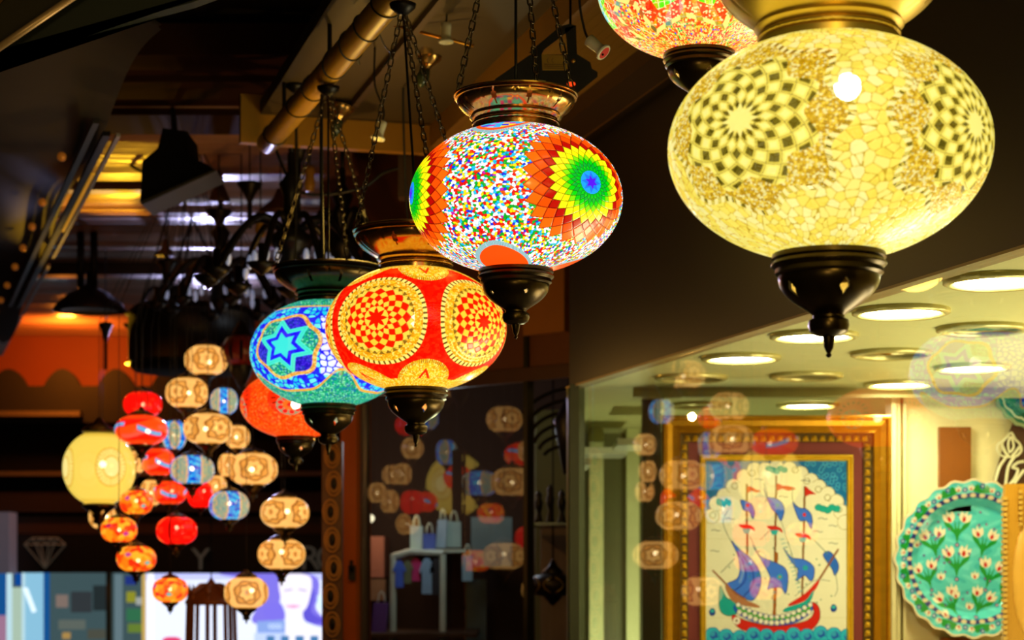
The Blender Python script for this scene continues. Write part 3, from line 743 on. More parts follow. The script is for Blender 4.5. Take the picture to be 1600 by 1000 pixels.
R_.poly([(550, 400), (575, 422), (610, 430), (632, 460), (630, 512), (608, 478), (580, 478), (562, 440)], bl, edge=ed)
for x, y in ((355, 413), (600, 453)): R_.circ(x, y, 8, red)
R_.circ(484, 412, 7, (50, 150, 190))
for x in (350, 470, 592):
    y = {350: 497, 470: 503, 592: 535}[x]; R_.poly([(x-32, y-2), (x+6, y-2), (x+30, y+8), (x+36, y+26), (x+16, y+16), (x-16, y+14)], red); R_.poly([(x-18, y+16), (x+18, y+16), (x+10, y+36), (x-10, y+36)], (40, 180, 190), False)
R_.poly([(285, 565), (320, 600), (370, 640), (405, 690), (413, 740), (400, 790), (372, 820), (330, 800), (298, 778), (268, 748), (310, 725), (322, 680), (310, 620)], bl, edge=ed)
R_.line([(310, 610), (345, 690), (340, 740), (300, 775)], 2.6, (24, 60, 170)); R_.line([(330, 620), (375, 690), (378, 750), (340, 800)], 2.6, (24, 60, 170)); R_.line([(320, 640), (336, 690), (322, 740)], 5, (120, 160, 240))
R_.poly([(378, 585), (410, 630), (470, 655), (515, 680), (530, 720), (520, 790), (500, 765), (460, 765), (440, 770), (452, 720), (425, 665)], bl, edge=ed)
R_.poly([(510, 595), (545, 635), (600, 645), (640, 675), (640, 720), (625, 735), (600, 712), (565, 735), (572, 690), (545, 655)], bl, edge=ed)
R_.circ(494, 718, 12, (40, 170, 190)); R_.circ(494, 718, 4, (220, 120, 40)); R_.circ(604, 680, 11, (40, 170, 190))
R_.poly([(680, 625), (712, 612), (748, 668), (732, 712), (716, 680)], (48, 110, 214), edge=ed)
R_.line([(745, 602), (660, 735)], 4.5, (140, 84, 40)); R_.line([(206, 692), (300, 785), (345, 812)], 4, (150, 92, 60))
for a in ([(270, 435), (250, 490), (285, 570)], [(425, 320), (440, 370), (430, 400)], [(550, 340), (548, 385), (565, 420)], [(365, 545), (400, 620)], [(500, 480), (545, 620), (575, 740)], [(640, 560), (700, 620)], [(735, 705), (742, 770), (730, 800)], [(240, 700), (300, 640)], [(410, 560), (450, 520)], [(560, 800), (640, 735), (710, 735)]): R_.line(a, 1.6, (120, 140, 130))
for k in range(14): R_.line([(497+k*6, 560+k*17), (512+k*6, 556+k*17)], 1.8, (90, 180, 190))
for k in range(34): R_.circ(250+rnd(k, 3, 2)*480, 560+rnd(k, 9, 4)*270, 3.6, (30, 130, 120))
tq = (30, 170, 165)
R_.poly([(238, 755), (262, 805), (300, 825), (312, 870), (270, 884), (238, 862), (232, 815)], tq, edge=(1.8, (60, 120, 110)))
R_.poly([(265, 750), (312, 800), (400, 838), (395, 850), (300, 828), (262, 775)], (180, 120, 80))
R_.poly([(535, 832), (600, 790), (662, 730), (655, 760), (610, 815), (540, 842)], red); R_.poly([(520, 850), (600, 822), (640, 775), (628, 820), (600, 850), (515, 868)], tq)
R_.poly([(300, 838), (380, 862), (470, 882), (560, 870), (632, 830), (630, 870), (560, 915), (470, 925), (380, 910), (305, 872)], (30, 90, 200))
R_.poly([(302, 842), (380, 870), (470, 888), (560, 874), (625, 842), (600, 878), (470, 902), (370, 890)], (60, 190, 40))
R_.poly([(292, 880), (350, 905), (470, 928), (600, 908), (640, 872), (632, 830), (656, 838), (668, 880), (650, 925), (600, 955), (480, 963), (360, 952), (300, 920)], red, edge=(1.8, (120, 20, 20)))
for k in range(14):
    u = k/13; x = 315+u*310; R_.circ(x, 845+52*math.sin(u*PI)-8, 10, (244, 238, 220)); R_.ring(x, 845+52*math.sin(u*PI)-8, 10, 1.3, (90, 90, 120)); R_.circ(320+u*300, 868+46*math.sin(u*PI), 11, (244, 238, 220)); R_.ring(320+u*300, 868+46*math.sin(u*PI), 11, 1.3, (90, 90, 120))
R_.circ(308, 905, 16, (244, 238, 220)); R_.circ(308, 905, 5, (90, 60, 60))
for x, y in ((203, 868), (726, 852)): R_.circ(x, y, 14, (30, 70, 160), 17); R_.circ(x, y-5, 9, (60, 190, 190), 7)
R_.put(R_.Y > 965, (30, 175, 215))
for k in range(11):
    x = 205+k*58; y = 965+(k % 3)*6-(18 if k == 8 else 0)
    for j in range(4): R_.circ(x+(j % 2)*25, y+j*42, 33, (20, 120, 190)); R_.circ(x+(j % 2)*25, y+j*42, 30, (50, 190, 225)); R_.circ(x+(j % 2)*25+4, y+j*42+2, 17, (40, 90, 200)); R_.circ(x+(j % 2)*25, y+j*42-4, 11, (60, 170, 220))
R_.panel('painted_tile_panel', (fx(1103), D-.010, fz(721)), (fx(1322)-fx(1103), 0, 0), (0, 0, fz(1052)-fz(721)), (0, .01, 0), attrmat('glazed_paint', 0, .18, .9, .5), t)
# display counter under everything, just below the view
tag(G().box((.45, 5.6, 0), (1.8, 6.28, fz(1122)-.002)).build('display_counter', mat('counter_wood', (150, 110, 60), .4)), 'low wooden display counter under the framed ship picture', 'counter')

# ---------------------------------------------------------------- plate on the cream wall
def plate(x, y, Rpx, D, label, kind):
    c = at(x, y, D); R = Rpx*D/F; nt_, nr = 480, 170
    th = np.arange(nt_)*2*PI/nt_; r = np.linspace(0, 1, nr)
    T, Q = np.meshgrid(th, r); sc = 1+.018*np.cos(24*T)*Q**6
    X = Q*sc*np.cos(T)*343; Y = -Q*sc*np.sin(T)*343
    zz = np.where(Q < .72, 0., .0)+np.clip((Q-.68)/.10, 0, 1)*.022+np.clip((Q-.78)/.22, 0, 1)*.012
    ras = Ras(0, 1, 0, 1, 2, 2, (60, 190, 190)); ras.X, ras.Y = X, Y; ras.c = np.zeros(X.shape+(3,)); ras.c[:] = lin((84, 206, 208))
    nz = np.sin(X/17+3*np.sin(Y/23))*np.sin(Y/19); ras.put(nz > .5, (110, 222, 222)); ras.put(nz < -.6, (62, 188, 196))
    if kind == 'tulip':
        ras.put((Q > .775) & (Q < .83), (30, 50, 130))
        for k in range(44):
            a = k*2*PI/44; ras.circ(.803*343*math.cos(a), .803*343*math.sin(a), 13, (225, 205, 170), 9)
        gr = (22, 150, 60); wh = (244, 232, 205); rd = (200, 40, 40)
        def tulip(x, y, a, s=1.):
            ca, sa = math.cos(a), math.sin(a); f = lambda u, v: (x+s*(u*ca-v*sa), y+s*(u*sa+v*ca))
            ras.poly([f(0, 22), f(-20, 8), f(-18, -16), f(-6, -8), f(0, -26), f(6, -8), f(18, -16), f(20, 8)], wh); ras.poly([f(0, 20), f(-8, 12), f(-2, -2), f(6, 10)], rd)
            ras.line([f(-7, -12), f(-8, 8)], 1.2*s, (200, 180, 150))
        def pair(x, y, s=1., a=0):
            s = s*1.22
            ca, sa = math.cos(a), math.sin(a); f = lambda u, v: (x+s*(u*ca-v*sa), y+s*(u*sa+v*ca))
            ras.poly([f(0, 70), f(-10, 40), f(-42, 10), f(-46, -12), f(-20, 8), f(-10, 22), f(-8, -10), f(0, 20), f(8, -10), f(10, 22), f(20, 8), f(46, -12), f(42, 10), f(10, 40)], gr)
            tulip(*f(-30, -22), a-.35, s); tulip(*f(30, -22), a+.35, s)
            ras.circ(*f(0, 78), 8*s, (30, 60, 140)); ras.circ(*f(0, 78), 4*s, (230, 180, 180))
        for q in ((-60, -155), (-165, -85, .95, -.2), (60+0, -85, .95, .2), (-62, -5), (-195, 55, .9, -.3), (90, 50, .95, .3), (-100, 175, .95, -.5), (50, 175, .9, .4), (175, -10, .9, .5), (165, 140, .85, .7)): pair(*q)
        for q in ((-240, -65, -.6), (-130, 75, 0), (18, 72, 0), (-65, 155, 0), (-5, 205, .2), (-120, 235, -.3), (215, 70, .8)): tulip(*q, s=.8)
        for k in range(46): ras.circ(-230+rnd(k, 1, 3)*430, -230+rnd(k, 2, 8)*440, 6, (30, 60, 150)); ras.circ(-230+rnd(k, 1, 3)*430, -230+rnd(k, 2, 8)*440, 2.6, (240, 160, 160))
        for k in range(13):
            a = k*2*PI/13; ca, sa = math.cos(a), math.sin(a)
            ras.poly([(297*math.cos(a+.13), 297*math.sin(a+.13)), (325*math.cos(a+.06), 325*math.sin(a+.06)), (300*ca, 300*sa), (325*math.cos(a-.06), 325*math.sin(a-.06)), (297*math.cos(a-.13), 297*math.sin(a-.13)), (286*ca, 286*sa)], gr)
            for s_ in (-1, 1): tulip(308*math.cos(a+s_*.15), 308*math.sin(a+s_*.15), a+s_*.15+PI/2, .62)
            ras.circ(316*ca, 316*sa, 11, (30, 60, 150)); ras.circ(316*ca, 316*sa, 5, (200, 220, 230)); ras.circ(300*math.cos(a+.24), 300*math.sin(a+.24), 11, (30, 60, 150)); ras.circ(300*math.cos(a+.24), 300*math.sin(a+.24), 5, (200, 220, 230))
        ras.put(Q > .975, (240, 220, 180))
    else:
        ras.put(Q > .0, (22, 110, 90)); ras.put(np.abs(Q-.82-.05*np.abs(((T*20/PI) % 2)-1)) < .018, (230, 240, 225)); ras.put(Q > .93, (150, 170, 130)); ras.put(Q < .6, (20, 60, 120))
    Vf = np.stack([c[0]+X/343*R, np.full(X.shape, c[1])-zz*R/.2, c[2]-Y/343*R], -1).reshape(-1, 3)
    Vb = np.stack([c[0]+X/343*R, c[1]-zz*R/.2+.012, c[2]-Y/343*R], -1).reshape(-1, 3)
    i = np.arange(nr-1)[:, None]*nt_; j = np.arange(nt_)[None, :]; jn = (j+1) % nt_
    Fq = np.stack([i+j, i+nt_+j, i+nt_+jn, i+jn], -1).reshape(-1, 4); n = len(Vf)
    jj = np.arange(nt_); e0 = (nr-1)*nt_; Fe = np.stack([e0+jj, n+e0+jj, n+e0+(jj+1) % nt_, e0+(jj+1) % nt_], -1)
    C = np.concatenate([ras.c, np.zeros(X.shape+(1,))], -1).reshape(-1, 4)
    o = rawobj('ceramic_plate', np.vstack([Vf, Vb]), np.vstack([Fq, Fq[:, ::-1]+n, Fe]), MATS['glazed_paint'], None, True, np.vstack([C, C]))
    return tag(o, label, 'plate')
plate(1517, 873, 123, 6.27, 'round turquoise plate painted with white and red tulips, hung on the cream wall', 'tulip')
plate(1622, 598, 76, 6.27, 'green plate with a white zigzag cut off by the right edge', 'zig')
wd = mat('orange_brown_wood', (138, 76, 14), .35, noise=.2, nscale=8, stretch=(1, 1, .2))
tag(G().box((at(1465, 0, 6.3)[0], 6.27, at(0, 800, 6.3)[2]), (at(1514, 0, 6.3)[0], 6.2995, at(0, 668, 6.3)[2])).build('wooden_plaque', wd), 'plain upright brown wooden panel on the cream wall above the tulip plate', 'panel')
tag(G().box((at(1468, 0, 6.3)[0], 6.27, at(0, 1080, 6.3)[2]), (at(1514, 0, 6.3)[0], 6.2995, at(0, 996, 6.3)[2])).build('wooden_plaque', wd), 'brown wooden panel mostly below the frame edge under the tulip plate', 'panel')
t = thing('calligraphy_board', at(1590, 760, 6.29), 'dark brown board with cream outlined tulip ornament by the right edge', 'wall ornament')
G().prism([(x, y) for x, y in [(-.08, -.15), (.12, -.15), (.12, .20), (.0, .20), (-.045, .10), (-.08, -.02)]], at(1590, 740, 6.29), (1, 0, 0), (0, 0, 1), (0, -.012, 0)).build('board', mat('dark_brown_board', (78, 42, 14), .5), t)
cr_ = mat('cream_inlay', (232, 228, 190), .4); u = lambda x, y: at(1360+x/2.778, 640+y/2.778, 6.268)
g = G()
for pts in ([(610, 100), (588, 125), (556, 150), (550, 175), (570, 200), (600, 205), (632, 202), (655, 178), (648, 150), (628, 128)], [(610, 118), (598, 150), (604, 185), (622, 160)]): g.tube([u(*p) for p in smooth_poly(pts)], .004, 6, closed=True)
for pts in ([(590, 205), (560, 250), (545, 300), (532, 350)], [(625, 205), (600, 245), (590, 300), (585, 350)], [(570, 150), (585, 185), (600, 200)], [(648, 160), (630, 185), (615, 200)], [(667, 225), (640, 230), (618, 250), (640, 262), (625, 300), (600, 330)], [(667, 262), (650, 285), (625, 320)]): g.tube([u(*p) for p in smooth_open(pts)], .005, 6)
g.build('tulip_outline', cr_, t)
t = thing('wooden_mirror', at(1600, 1060, 5.7), 'honey coloured frame with a notched left edge, before the tulip plate', 'frame')
yw = mat('honey_wood', (172, 122, 26), .4, noise=.12, nscale=10, stretch=(1, 1, .2)); X_ = lambda x: at(x, 0, 5.7)[0]; Z_ = lambda y: at(0, y, 5.7)[2]
G().box((X_(1571), 5.70, Z_(1110)), (X_(1690), 5.73, Z_(756))).build('panel', yw, t)
g = G(); [g.box((X_(1567), 5.694, Z_(776+i*8.4+5.4)), (X_(1573.5), 5.72, Z_(776+i*8.4))) for i in range(40)]; [g.box((X_(1591), 5.688, Z_(766+i*8.4+5)), (X_(1596), 5.70, Z_(766+i*8.4))) for i in range(7)]
g.build('notched_edge', mat('honey_wood_pale', (186, 146, 60), .4), t)
G().sphere(at(1612, 905, 5.70), .058, 32, 20, (1, .25, 3.0)).build('oval_boss', mat('pale_honey', (196, 146, 56), .3), t, True)
G().box((X_(1590)+.35, 5.3, .0), (X_(1700)+.5, 6.2, Z_(1112))).build('display_shelf', wd, None, label='low wooden shelf below the honey coloured frame', cat='shelf')
# ---------------------------------------------------------------- street canopy over the lanterns
ZB = CZ+1.42
brn = mat('brown_soffit_board', (66, 50, 20), .55, noise=.2, nscale=4, stretch=(1, 1, 1)); olv = mat('olive_planks', (160, 124, 42), .5, noise=.12, nscale=14, stretch=(1, .15, 1))
tan_ = mat('tan_beam', (150, 106, 36), .5, noise=.15, nscale=8); dkb = mat('dark_brown_beam', (64, 38, 14), .5, noise=.2)
SE = 5.95
g = G()
for k in range(9): g.sbox(-1, SE, 1.43+k*.030, 1.43+k*.030+.0285, ZS+.02, ZS+.05)
struct('ceiling_planks', g, olv)
struct('trim_8', G().sbox(-1, SE, 1.40, 1.43, ZS-.012, ZS+.08), tan_)
struct('trim_9', G().sbox(-1, SE, 1.695, 1.80, ZS-.03, ZS+.06), dkb)
struct('trim_10', G().sbox(-1, SE, 1.80, 1.837, ZS-.008, ZS+.06), tan_)
struct('ceiling', G().sbox(-1, SE, .86, 1.40, ZB, ZB+.04), brn)
struct('trim_11', G().sbox(SE, SE+.04, .80, 1.837, ZS-.03, ZB+.06), mat('yellow_brown_board', (176, 122, 20), .5, noise=.15))
struct('trim_12', G().sbox(-1, SE, 1.10, 1.118, ZB-.02, ZB-.001), dkb)
# bamboo-like pole with cables wound round it
def pn(x, z, y): # point on the horizontal plane at height z
    D = z*F/(HY-y); return at(x, y, D)
A = pn(652, 1.30, -50); B = pn(418, 1.30, 224)
t = thing('round_pole', (A+B)/2, 'thick yellow-brown pole running under the canopy, wound with thin black cable', 'pole')
G().tube([A+(B-A)*k/12 for k in range(13)], .033, 24).build('pole', mat('yellow_pole', (190, 140, 30), .35, noise=.25, nscale=7), t, True)
dirp = (B-A)/np.linalg.norm(B-A); sd = np.cross(dirp, [0, 0, 1.]); up = np.cross(sd, dirp)
for k, u_ in enumerate((.16, .27, .36, .46, .60, .72, .93)):
    c = A+(B-A)*u_; g = G().tube([c+.0345*(math.cos(q)*sd+math.sin(q)*up)+dirp*.02*math.sin(q+k) for q in np.linspace(0, 2*PI, 26)[:-1]], .0022, 6, closed=True); g.build('cable_wrap', CBL, t, True)
for u_ in (.1, .5, .85): c = A+(B-A)*u_; G().tube([c+(0, 0, .034), (c[0], c[1], ZB+.0)], .006, 8).build('pole_hanger', BLK, t)
# hanging cables and loops near the pole
def cable(pts, r, label, m=CBL):
    P = [tuple(at(*p)) for p in pts]
    Q = np.array(P); out = smooth3(Q); return tag(G().tube(out, r, 8).build('hanging_cable', m, None, True), label, 'cable')
def smooth3(Q, k=8):
    q = [Q[0]]+list(Q)+[Q[-1]]; out = []
    for i in range(1, len(q)-2):
        P = q[i-1:i+3]
        for a in range(k):
            t = a/k; out.append(.5*((2*P[1])+(-P[0]+P[2])*t+(2*P[0]-5*P[1]+4*P[2]-P[3])*t*t+(-P[0]+3*P[1]-3*P[2]+P[3])*t**3))
    return out+[Q[-1]]
cable([(604, -20, 4.6), (596, 40, 4.75), (572, 60, 4.85), (560, 90, 4.95), (561, 100, 4.98)], .0035, 'black cable looping off the pole near the top of the frame')
cable([(640, 20, 4.5), (628, 0, 4.5), (618, -30, 4.45)], .0035, 'short black cable crossing the pole at the top edge')
cable([(506, 120, 5.1), (503, 150, 5.1), (502, 260, 5.1), (504, 404, 5.1)], .0048, 'long straight black cable dropping from the pole')
cable([(465, 170, 5.9), (463, 200, 5.9), (464, 260, 5.9), (462, 350, 5.9)], .004, 'black cable hanging from the lower end of the pole')
cable([(590, 46, 4.7), (600, 70, 4.75), (610, 85, 4.8), (600, 102, 4.8)], .0018, 'thin cable curling beneath the pole')
cable([(632, 60, 5.6), (630, 160, 5.65), (634, 300, 5.7), (638, 348, 5.7)], .0035, 'black cable hanging left of the bead lantern')
cable([(430, 232, 6.2), (470, 300, 6.2), (560, 295, 6.2), (600, 270, 6.2), (640, 258, 6.2)], .005, 'sagging dark cable beyond the canopy edge')
cable([(318, 108, 8), (326, 150, 8), (312, 195, 8), (275, 222, 8), (240, 215, 8)], .0045, 'thin tan cable curving down in front of the dark beams', mat('tan_cable', (150, 100, 30), .5))
cable([(185, 230, 7.5), (205, 258, 7.5), (222, 268, 7.5)], .006, 'short black cable leading into the dark floodlight')
# porcelain sockets
wp = mat('porcelain', (236, 230, 190), .25, noise=.03); rdp = mat('red_socket_inside', (220, 40, 20), .5)
def socket(x, y, D, s, ax, label, red=False):
    c = at(x, y, D); t = thing('lamp_socket', c, label, 'lamp socket'); ax = np.array(ax, float); ax /= np.linalg.norm(ax)
    pr = [(0, s*1.0), (s*.34, s*1.0), (s*.46, s*.95), (s*.45, s*.55), (s*.40, s*.0), (s*.44, -s*.42), (s*.62, -s*.50), (s*.66, -s*.62), (s*.6, -s*.72), (s*.45, -s*.72), (s*.42, -s*.3), (0, -s*.3)]
    G().lathe(c, pr, 28, axis=ax).build('porcelain_body', wp, t, True)
    if red: G().lathe(c, [(0, -s*.735), (s*.50, -s*.735), (s*.50, -s*.68)], 10, axis=ax).build('red_insert', rdp, t); G().sphere(c-ax*s*.75+np.array([-.004, -.004, -.004]), s*.09, 8, 6).build('contact_hole', BLK, t, True)
    top = c+ax*s; p = [top, top+ax*s*.5+(0, 0, s*.6), top+np.array([-.02, 0, .10]), np.array([top[0]-.02, top[1], ZB])]
    G().tube(smooth3(np.array(p)), .0028, 8).build('socket_cable', CBL, t, True)
socket(697, 54, 4.9, .030, (0, 0, 1), 'white porcelain lamp socket upright at the end of the brass rod')
socket(593, 206, 5.2, .030, (.25, .1, 1), 'yellowish porcelain socket hanging under the canopy edge')
socket(934, 74, 4.0, .028, (-.75, .35, .75), 'tilted porcelain socket with a red inside left of the topmost lantern', True)
tag(G().tube([at(608, 37, 5.0), at(740, 72, 5.0)], .0042, 8).build('brass_rod', mat('brass_rod', (200, 130, 30), .3, .8), None, True), 'thin brass rod running from the pole to the white socket', 'rod')
# floodlight
t = thing('flood_lamp', at(845, 100, 4.4), 'black flood lamp with bracket and white rating label, seen from below under the canopy', 'floodlight')
fl = lambda x, y, d=0: at(600+x/4, y/4, 4.4+d)
def slab(g, pts, d0, d1):
    n = len(pts); V = [fl(x, y, d0) for x, y in pts]+[fl(x, y, d1) for x, y in pts]
    return g.add(V, [tuple(range(n)), tuple(range(n, 2*n))[::-1]]+[(i, (i+1) % n, (i+1) % n+n, i+n) for i in range(n)])
slab(G(), [(630, 575), (700, 490), (900, 350), (940, 330), (1000, 340), (1210, 340), (1290, 390), (1300, 430), (1335, 450), (1335, 480), (1200, 590), (1160, 610)], 0, .07).build('housing', mat('flood_black', (22, 20, 15), .5), t)
g = G(); slab(g, [(905, 330), (950, 290), (1100, 165), (1160, 148), (1200, 160), (1140, 205), (1000, 312), (985, 340)], .02, .05); slab(g, [(1128, 175), (1200, 158), (1207, 345), (1147, 340), (1138, 220)], .02, .05); g.build('bracket', MATS['flood_black'], t)
slab(G(), [(985, 340), (1140, 345), (1150, 440), (990, 440)], -.003, 0).build('rating_label', mat('label_paper', (200, 160, 50), .6), t)
g = G(); [slab(g, [(1000, y), (1130, y+2), (1130, y+5), (1000, y+3)], -.004, -.003) for y in (400, 412, 424)]
for x in (1022, 1052): g.tube([fl(x+10+12*math.cos(a), 378+14*math.sin(a), -.004) for a in np.linspace(PI*.6, PI*1.4, 8)], .0006, 4)
g.build('label_print', mat('print_brown', (110, 80, 30), .6), t)
slab(G(), [(780, 575), (860, 510), (950, 495), (1010, 505), (1035, 578)], -.004, 0).build('glass_front', mat('pale_reflector', (200, 196, 110), .3), t)
G().sphere(fl(1170, 525, -.004), .007, 12, 8, (1.4, .4, .8)).build('red_lens', emat('red_glow', (255, 70, 20), 1.2), t, True)
G().sphere(fl(1183, 380, -.004), .005, 10, 8).build('bolt', mat('bolt_metal', (200, 150, 60), .4, .7), t, True)
g = G(); P = fl(1165, 170, .035); g.tube([P, (P[0], P[1], ZB)], .003, 8); g.build('mounting_stem', BLK, t)
# small brass caps on the dark beam left of the canopy (unlit lantern tops)
def capbits(x, y, D, w, label):
    c = at(x, y, D); R = w*D/F/2; t = thing('unlit_lantern', c, label, 'unlit lantern')
    autosmooth(G().lathe(c, [(R*.35, -R*.8), (R*.45, -R*.5), (R*.55, -R*.35), (R*.9, 0), (R, .2*R), (R*.96, .3*R), (R, .36*R), (R*.9, .42*R), (0, .3*R)], 36, axis=(.25, 0, 1)).build('top_bowl', BR, t))
    G().lathe(c, [(0, -R*2.2), (R*.2, -R*2.1), (R*.5, -R*1.5), (R*.4, -R*.8), (R*.1, -R*.7)], 24, axis=(.25, 0, 1)).build('glass_drop', mat('unlit_glass', (60, 70, 50), .15), t, True)
    G().tube([c+(0, 0, R*.3), (c[0], c[1], ZB+.3)], .003, 6).build('cable', CBL, t, True)
capbits(668, 92, 5.3, 42, 'small unlit brass lantern top below the white socket'); capbits(532, 172, 5.8, 40, 'small unlit brass lantern top near the end of the pole')
# vertical dark post behind the sockets, the brown header beyond the canopy
struct('trim_13', G().box((at(622, 0, 6.15)[0], 6.15, CZ+1.2), (at(645, 0, 6.15)[0], 6.22, ZB+.5)), dkb)

# ---------------------------------------------------------------- angled shop window beyond the canopy
Q0 = at(548, 900, 7.75); Q1 = at(903, 900, 6.91); Q0[2] = Q1[2] = 0
du = (Q1-Q0)/np.linalg.norm(Q1-Q0); dn = np.array([-du[1], du[0], 0.])    # away from the camera
LW = np.linalg.norm(Q1-Q0)
def onp(x):   # parameter along the pane where the ray of pixel column x meets it
    r = (x-CX)/F; k = (r*Q0[1]-Q0[0])/(du[0]-r*du[1]); return k
def pbox(x0, x1, z0, z1, d0, d1, g=None):
    a, b = Q0+du*onp(x0), Q0+du*onp(x1); g = g or G()
    P = [a+dn*d0, b+dn*d0, b+dn*d1, a+dn*d1]; return g.hexa([p+(0, 0, z0) for p in P]+[p+(0, 0, z1) for p in P])
def pz(x, y): p = Q0+du*onp(x); return CZ+(HY-y)*p[1]/F
struct('window_2', pbox(566, 824, 0, pz(700, 600), 0, .008), glassmat('side_glass', (.9, .9, .88), 3.2))
dr1 = struct('door_1', pbox(541, 565, 0, pz(550, 632), -.03, .05), mat('orange_brown_post', (186, 100, 28), .4, noise=.15, nscale=4, stretch=(4, 4, .3)))
struct('trim_14', pbox(565, 569, 0, pz(550, 632), -.01, .03), mat('steel_edge', (120, 110, 110), .3, .6))
struct('trim_15', pbox(822, 828, 0, pz(825, 500), -.015, .02), mat('window_bar', (52, 50, 34), .3, .5))
struct('wall_header', pbox(500, 903, pz(700, 600), ZB+.6, 0, .05), mat('brown_header', (92, 52, 20), .5, noise=.3, nscale=2))
struct('trim_16', pbox(541, 903, pz(700, 600)-.02, pz(700, 600)+.03, -.02, .0), dkb)
struct('trim_17', pbox(826, 890, pz(850, 523), pz(850, 415), -.03, .0), mat('tan_wall_panel', (140, 88, 26), .5, noise=.1))
hk = Q0+du*onp(552)+(0, 0, pz(552, 895))
hd = G().box(tuple(hk+(-.014, -.07, -.03)), tuple(hk+(.014, -.03, .03))).build('door_handle', BLK, dr1); G().tube([hk+(0, -.06, .01), hk+(0, -.1, .01), hk+(.0, -.1, .05)], .008, 8).build('lever', BLK, hd, True)
# carved strip left of the post
t = thing('wall_carving', at(518, 1000, 7.3), 'tall carved wooden strip with pierced oval knots beside the orange-brown post', 'carving')
x0, x1 = at(503, 0, 7.3)[0], at(535, 0, 7.3)[0]
G().box((x0, 7.3, 0), (x1, 7.34, at(0, 690, 7.3)[2])).build('board', mat('carved_board', (92, 50, 14), .5, noise=.3, nscale=12), t)
g = G(); g2 = G()
for i in range(10):
    c = at(519+3*math.sin(i*2.1), 712+i*44, 7.29)
    for rr_ in (.034, .022): g.tube([c+np.array([rr_*math.cos(a)*.8, 0, rr_*1.35*math.sin(a)]) for a in np.linspace(0, 2*PI, 21)[:-1]], .0045, 6, closed=True)
    g2.sphere(c+(0, .004, 0), .012, 10, 8, (.8, .4, 1.6))
g.build('knot_carving', mat('carving_gold', (176, 120, 50), .45, noise=.3, nscale=20), t, True); g2.build('pierced_holes', BLK, t, True)
# what stands behind that window
NB = mat('dim_room_wall', (70, 44, 26), .7, noise=.4, nscale=1.5)
struct('wall_dim_room', G().box((at(548, 0, 9.6)[0], 9.6, 0), (.28, 9.7, 2.7)), NB)
struct('ceiling_dim_room', G().hexa([(-.62, 7.9, 2.7), (.0, 7.2, 2.7), (.28, 9.7, 2.7), (-.8, 9.7, 2.7), (-.62, 7.9, 2.8), (.0, 7.2, 2.8), (.28, 9.7, 2.8), (-.8, 9.7, 2.8)]), dkb)
def bx(name, x0, x1, y0, y1, D, th, m, label, cat, group=None):
    return tag(G().box((at(x0, 0, D)[0], D, at(0, y1, D)[2]), (at(x1, 0, D)[0], D+th, at(0, y0, D)[2])).build(name, m), label, cat, group)
bx('wall_board', 566, 600, 838, 902, 9.2, .39, mat('salmon_board', (190, 120, 96), .6), 'salmon pink board at the left inside the side window', 'board')
bx('wall_board', 568, 602, 905, 938, 9.2, .39, mat('tan_board', (150, 112, 80), .6), 'tan board below the salmon pink one', 'board')
bx('mirror_panel', 736, 800, 808, 885, 9.0, .05, mat('bluegrey_panel', (116, 150, 156), .3), 'blue-grey upright panel behind the red globe reflection in the side window', 'panel')
bx('mirror_panel', 728, 760, 905, 1040, 9.3, .05, mat('greyteal_panel', (70, 92, 96), .3), 'dark grey-teal panel at the bottom of the side window', 'panel')
# clothes rack with garments
wt = mat('white_painted_tube', (210, 224, 200), .4); D = 8.6
t = thing('clothes_rack', at(655, 960, D), 'white tubular clothes rack behind the side window', 'clothes rack')
q = lambda x, y, d=0: at(x, y, D+d)
G().tube([q(613, 870), q(640, 862), q(692, 864)], .014, 8).build('hanging_rail', wt, t)
for x in (614, 692): G().tube([q(x, 866), q(x, 1100), (q(x, 0)[0], D, 0.0)], .015, 8).build('upright', wt, t)
def garment(x, y0, y1, w, colr, d, label):
    P = []
    a = [(-.25, 0), (-.6, .1), (-1, .35), (-.8, .45), (-.62, .32), (-.66, 1), (.66, 1), (.62, .32), (.8, .45), (1, .35), (.6, .1), (.25, 0)]
    pts = [(x+u*w/2, y0+v*(y1-y0)) for u, v in a]; g = G(); n = len(pts)
    V = [q(px, py, d-.02) for px, py in pts]+[q(px, py, d+.02) for px, py in pts]
    g.add(V, [tuple(range(n)), tuple(range(n, 2*n))[::-1]]+[(i, (i+1) % n, (i+1) % n+n, i+n) for i in range(n)])
    tt = thing('hanging_shirt', q(x, y0, d), label, 'clothing', 'garments on the white rack'); g.build('garment', mat('cloth_%d_%d_%d' % colr, colr, .8), tt)
    G().tube([q(x, 865, d), q(x, y0-2, d), q(x, y0+2, d)], .003, 6).build('hanger_hook', BLK, tt)
for x, y0, y1, w, c_, lb in ((624, 876, 918, 20, (80, 120, 240), 'blue garment at the left end of the rack'), (637, 876, 912, 18, (120, 130, 90), 'olive garment next to the blue one'), (650, 872, 908, 20, (220, 60, 130), 'pink garment in the middle of the rack'), (667, 872, 928, 24, (150, 190, 220), 'pale blue garment right of the pink one'), (682, 872, 930, 22, (44, 44, 48), 'black garment at the right end of the rack')):
    garment(x, y0, y1, w, c_, .02*(x % 3), lb)
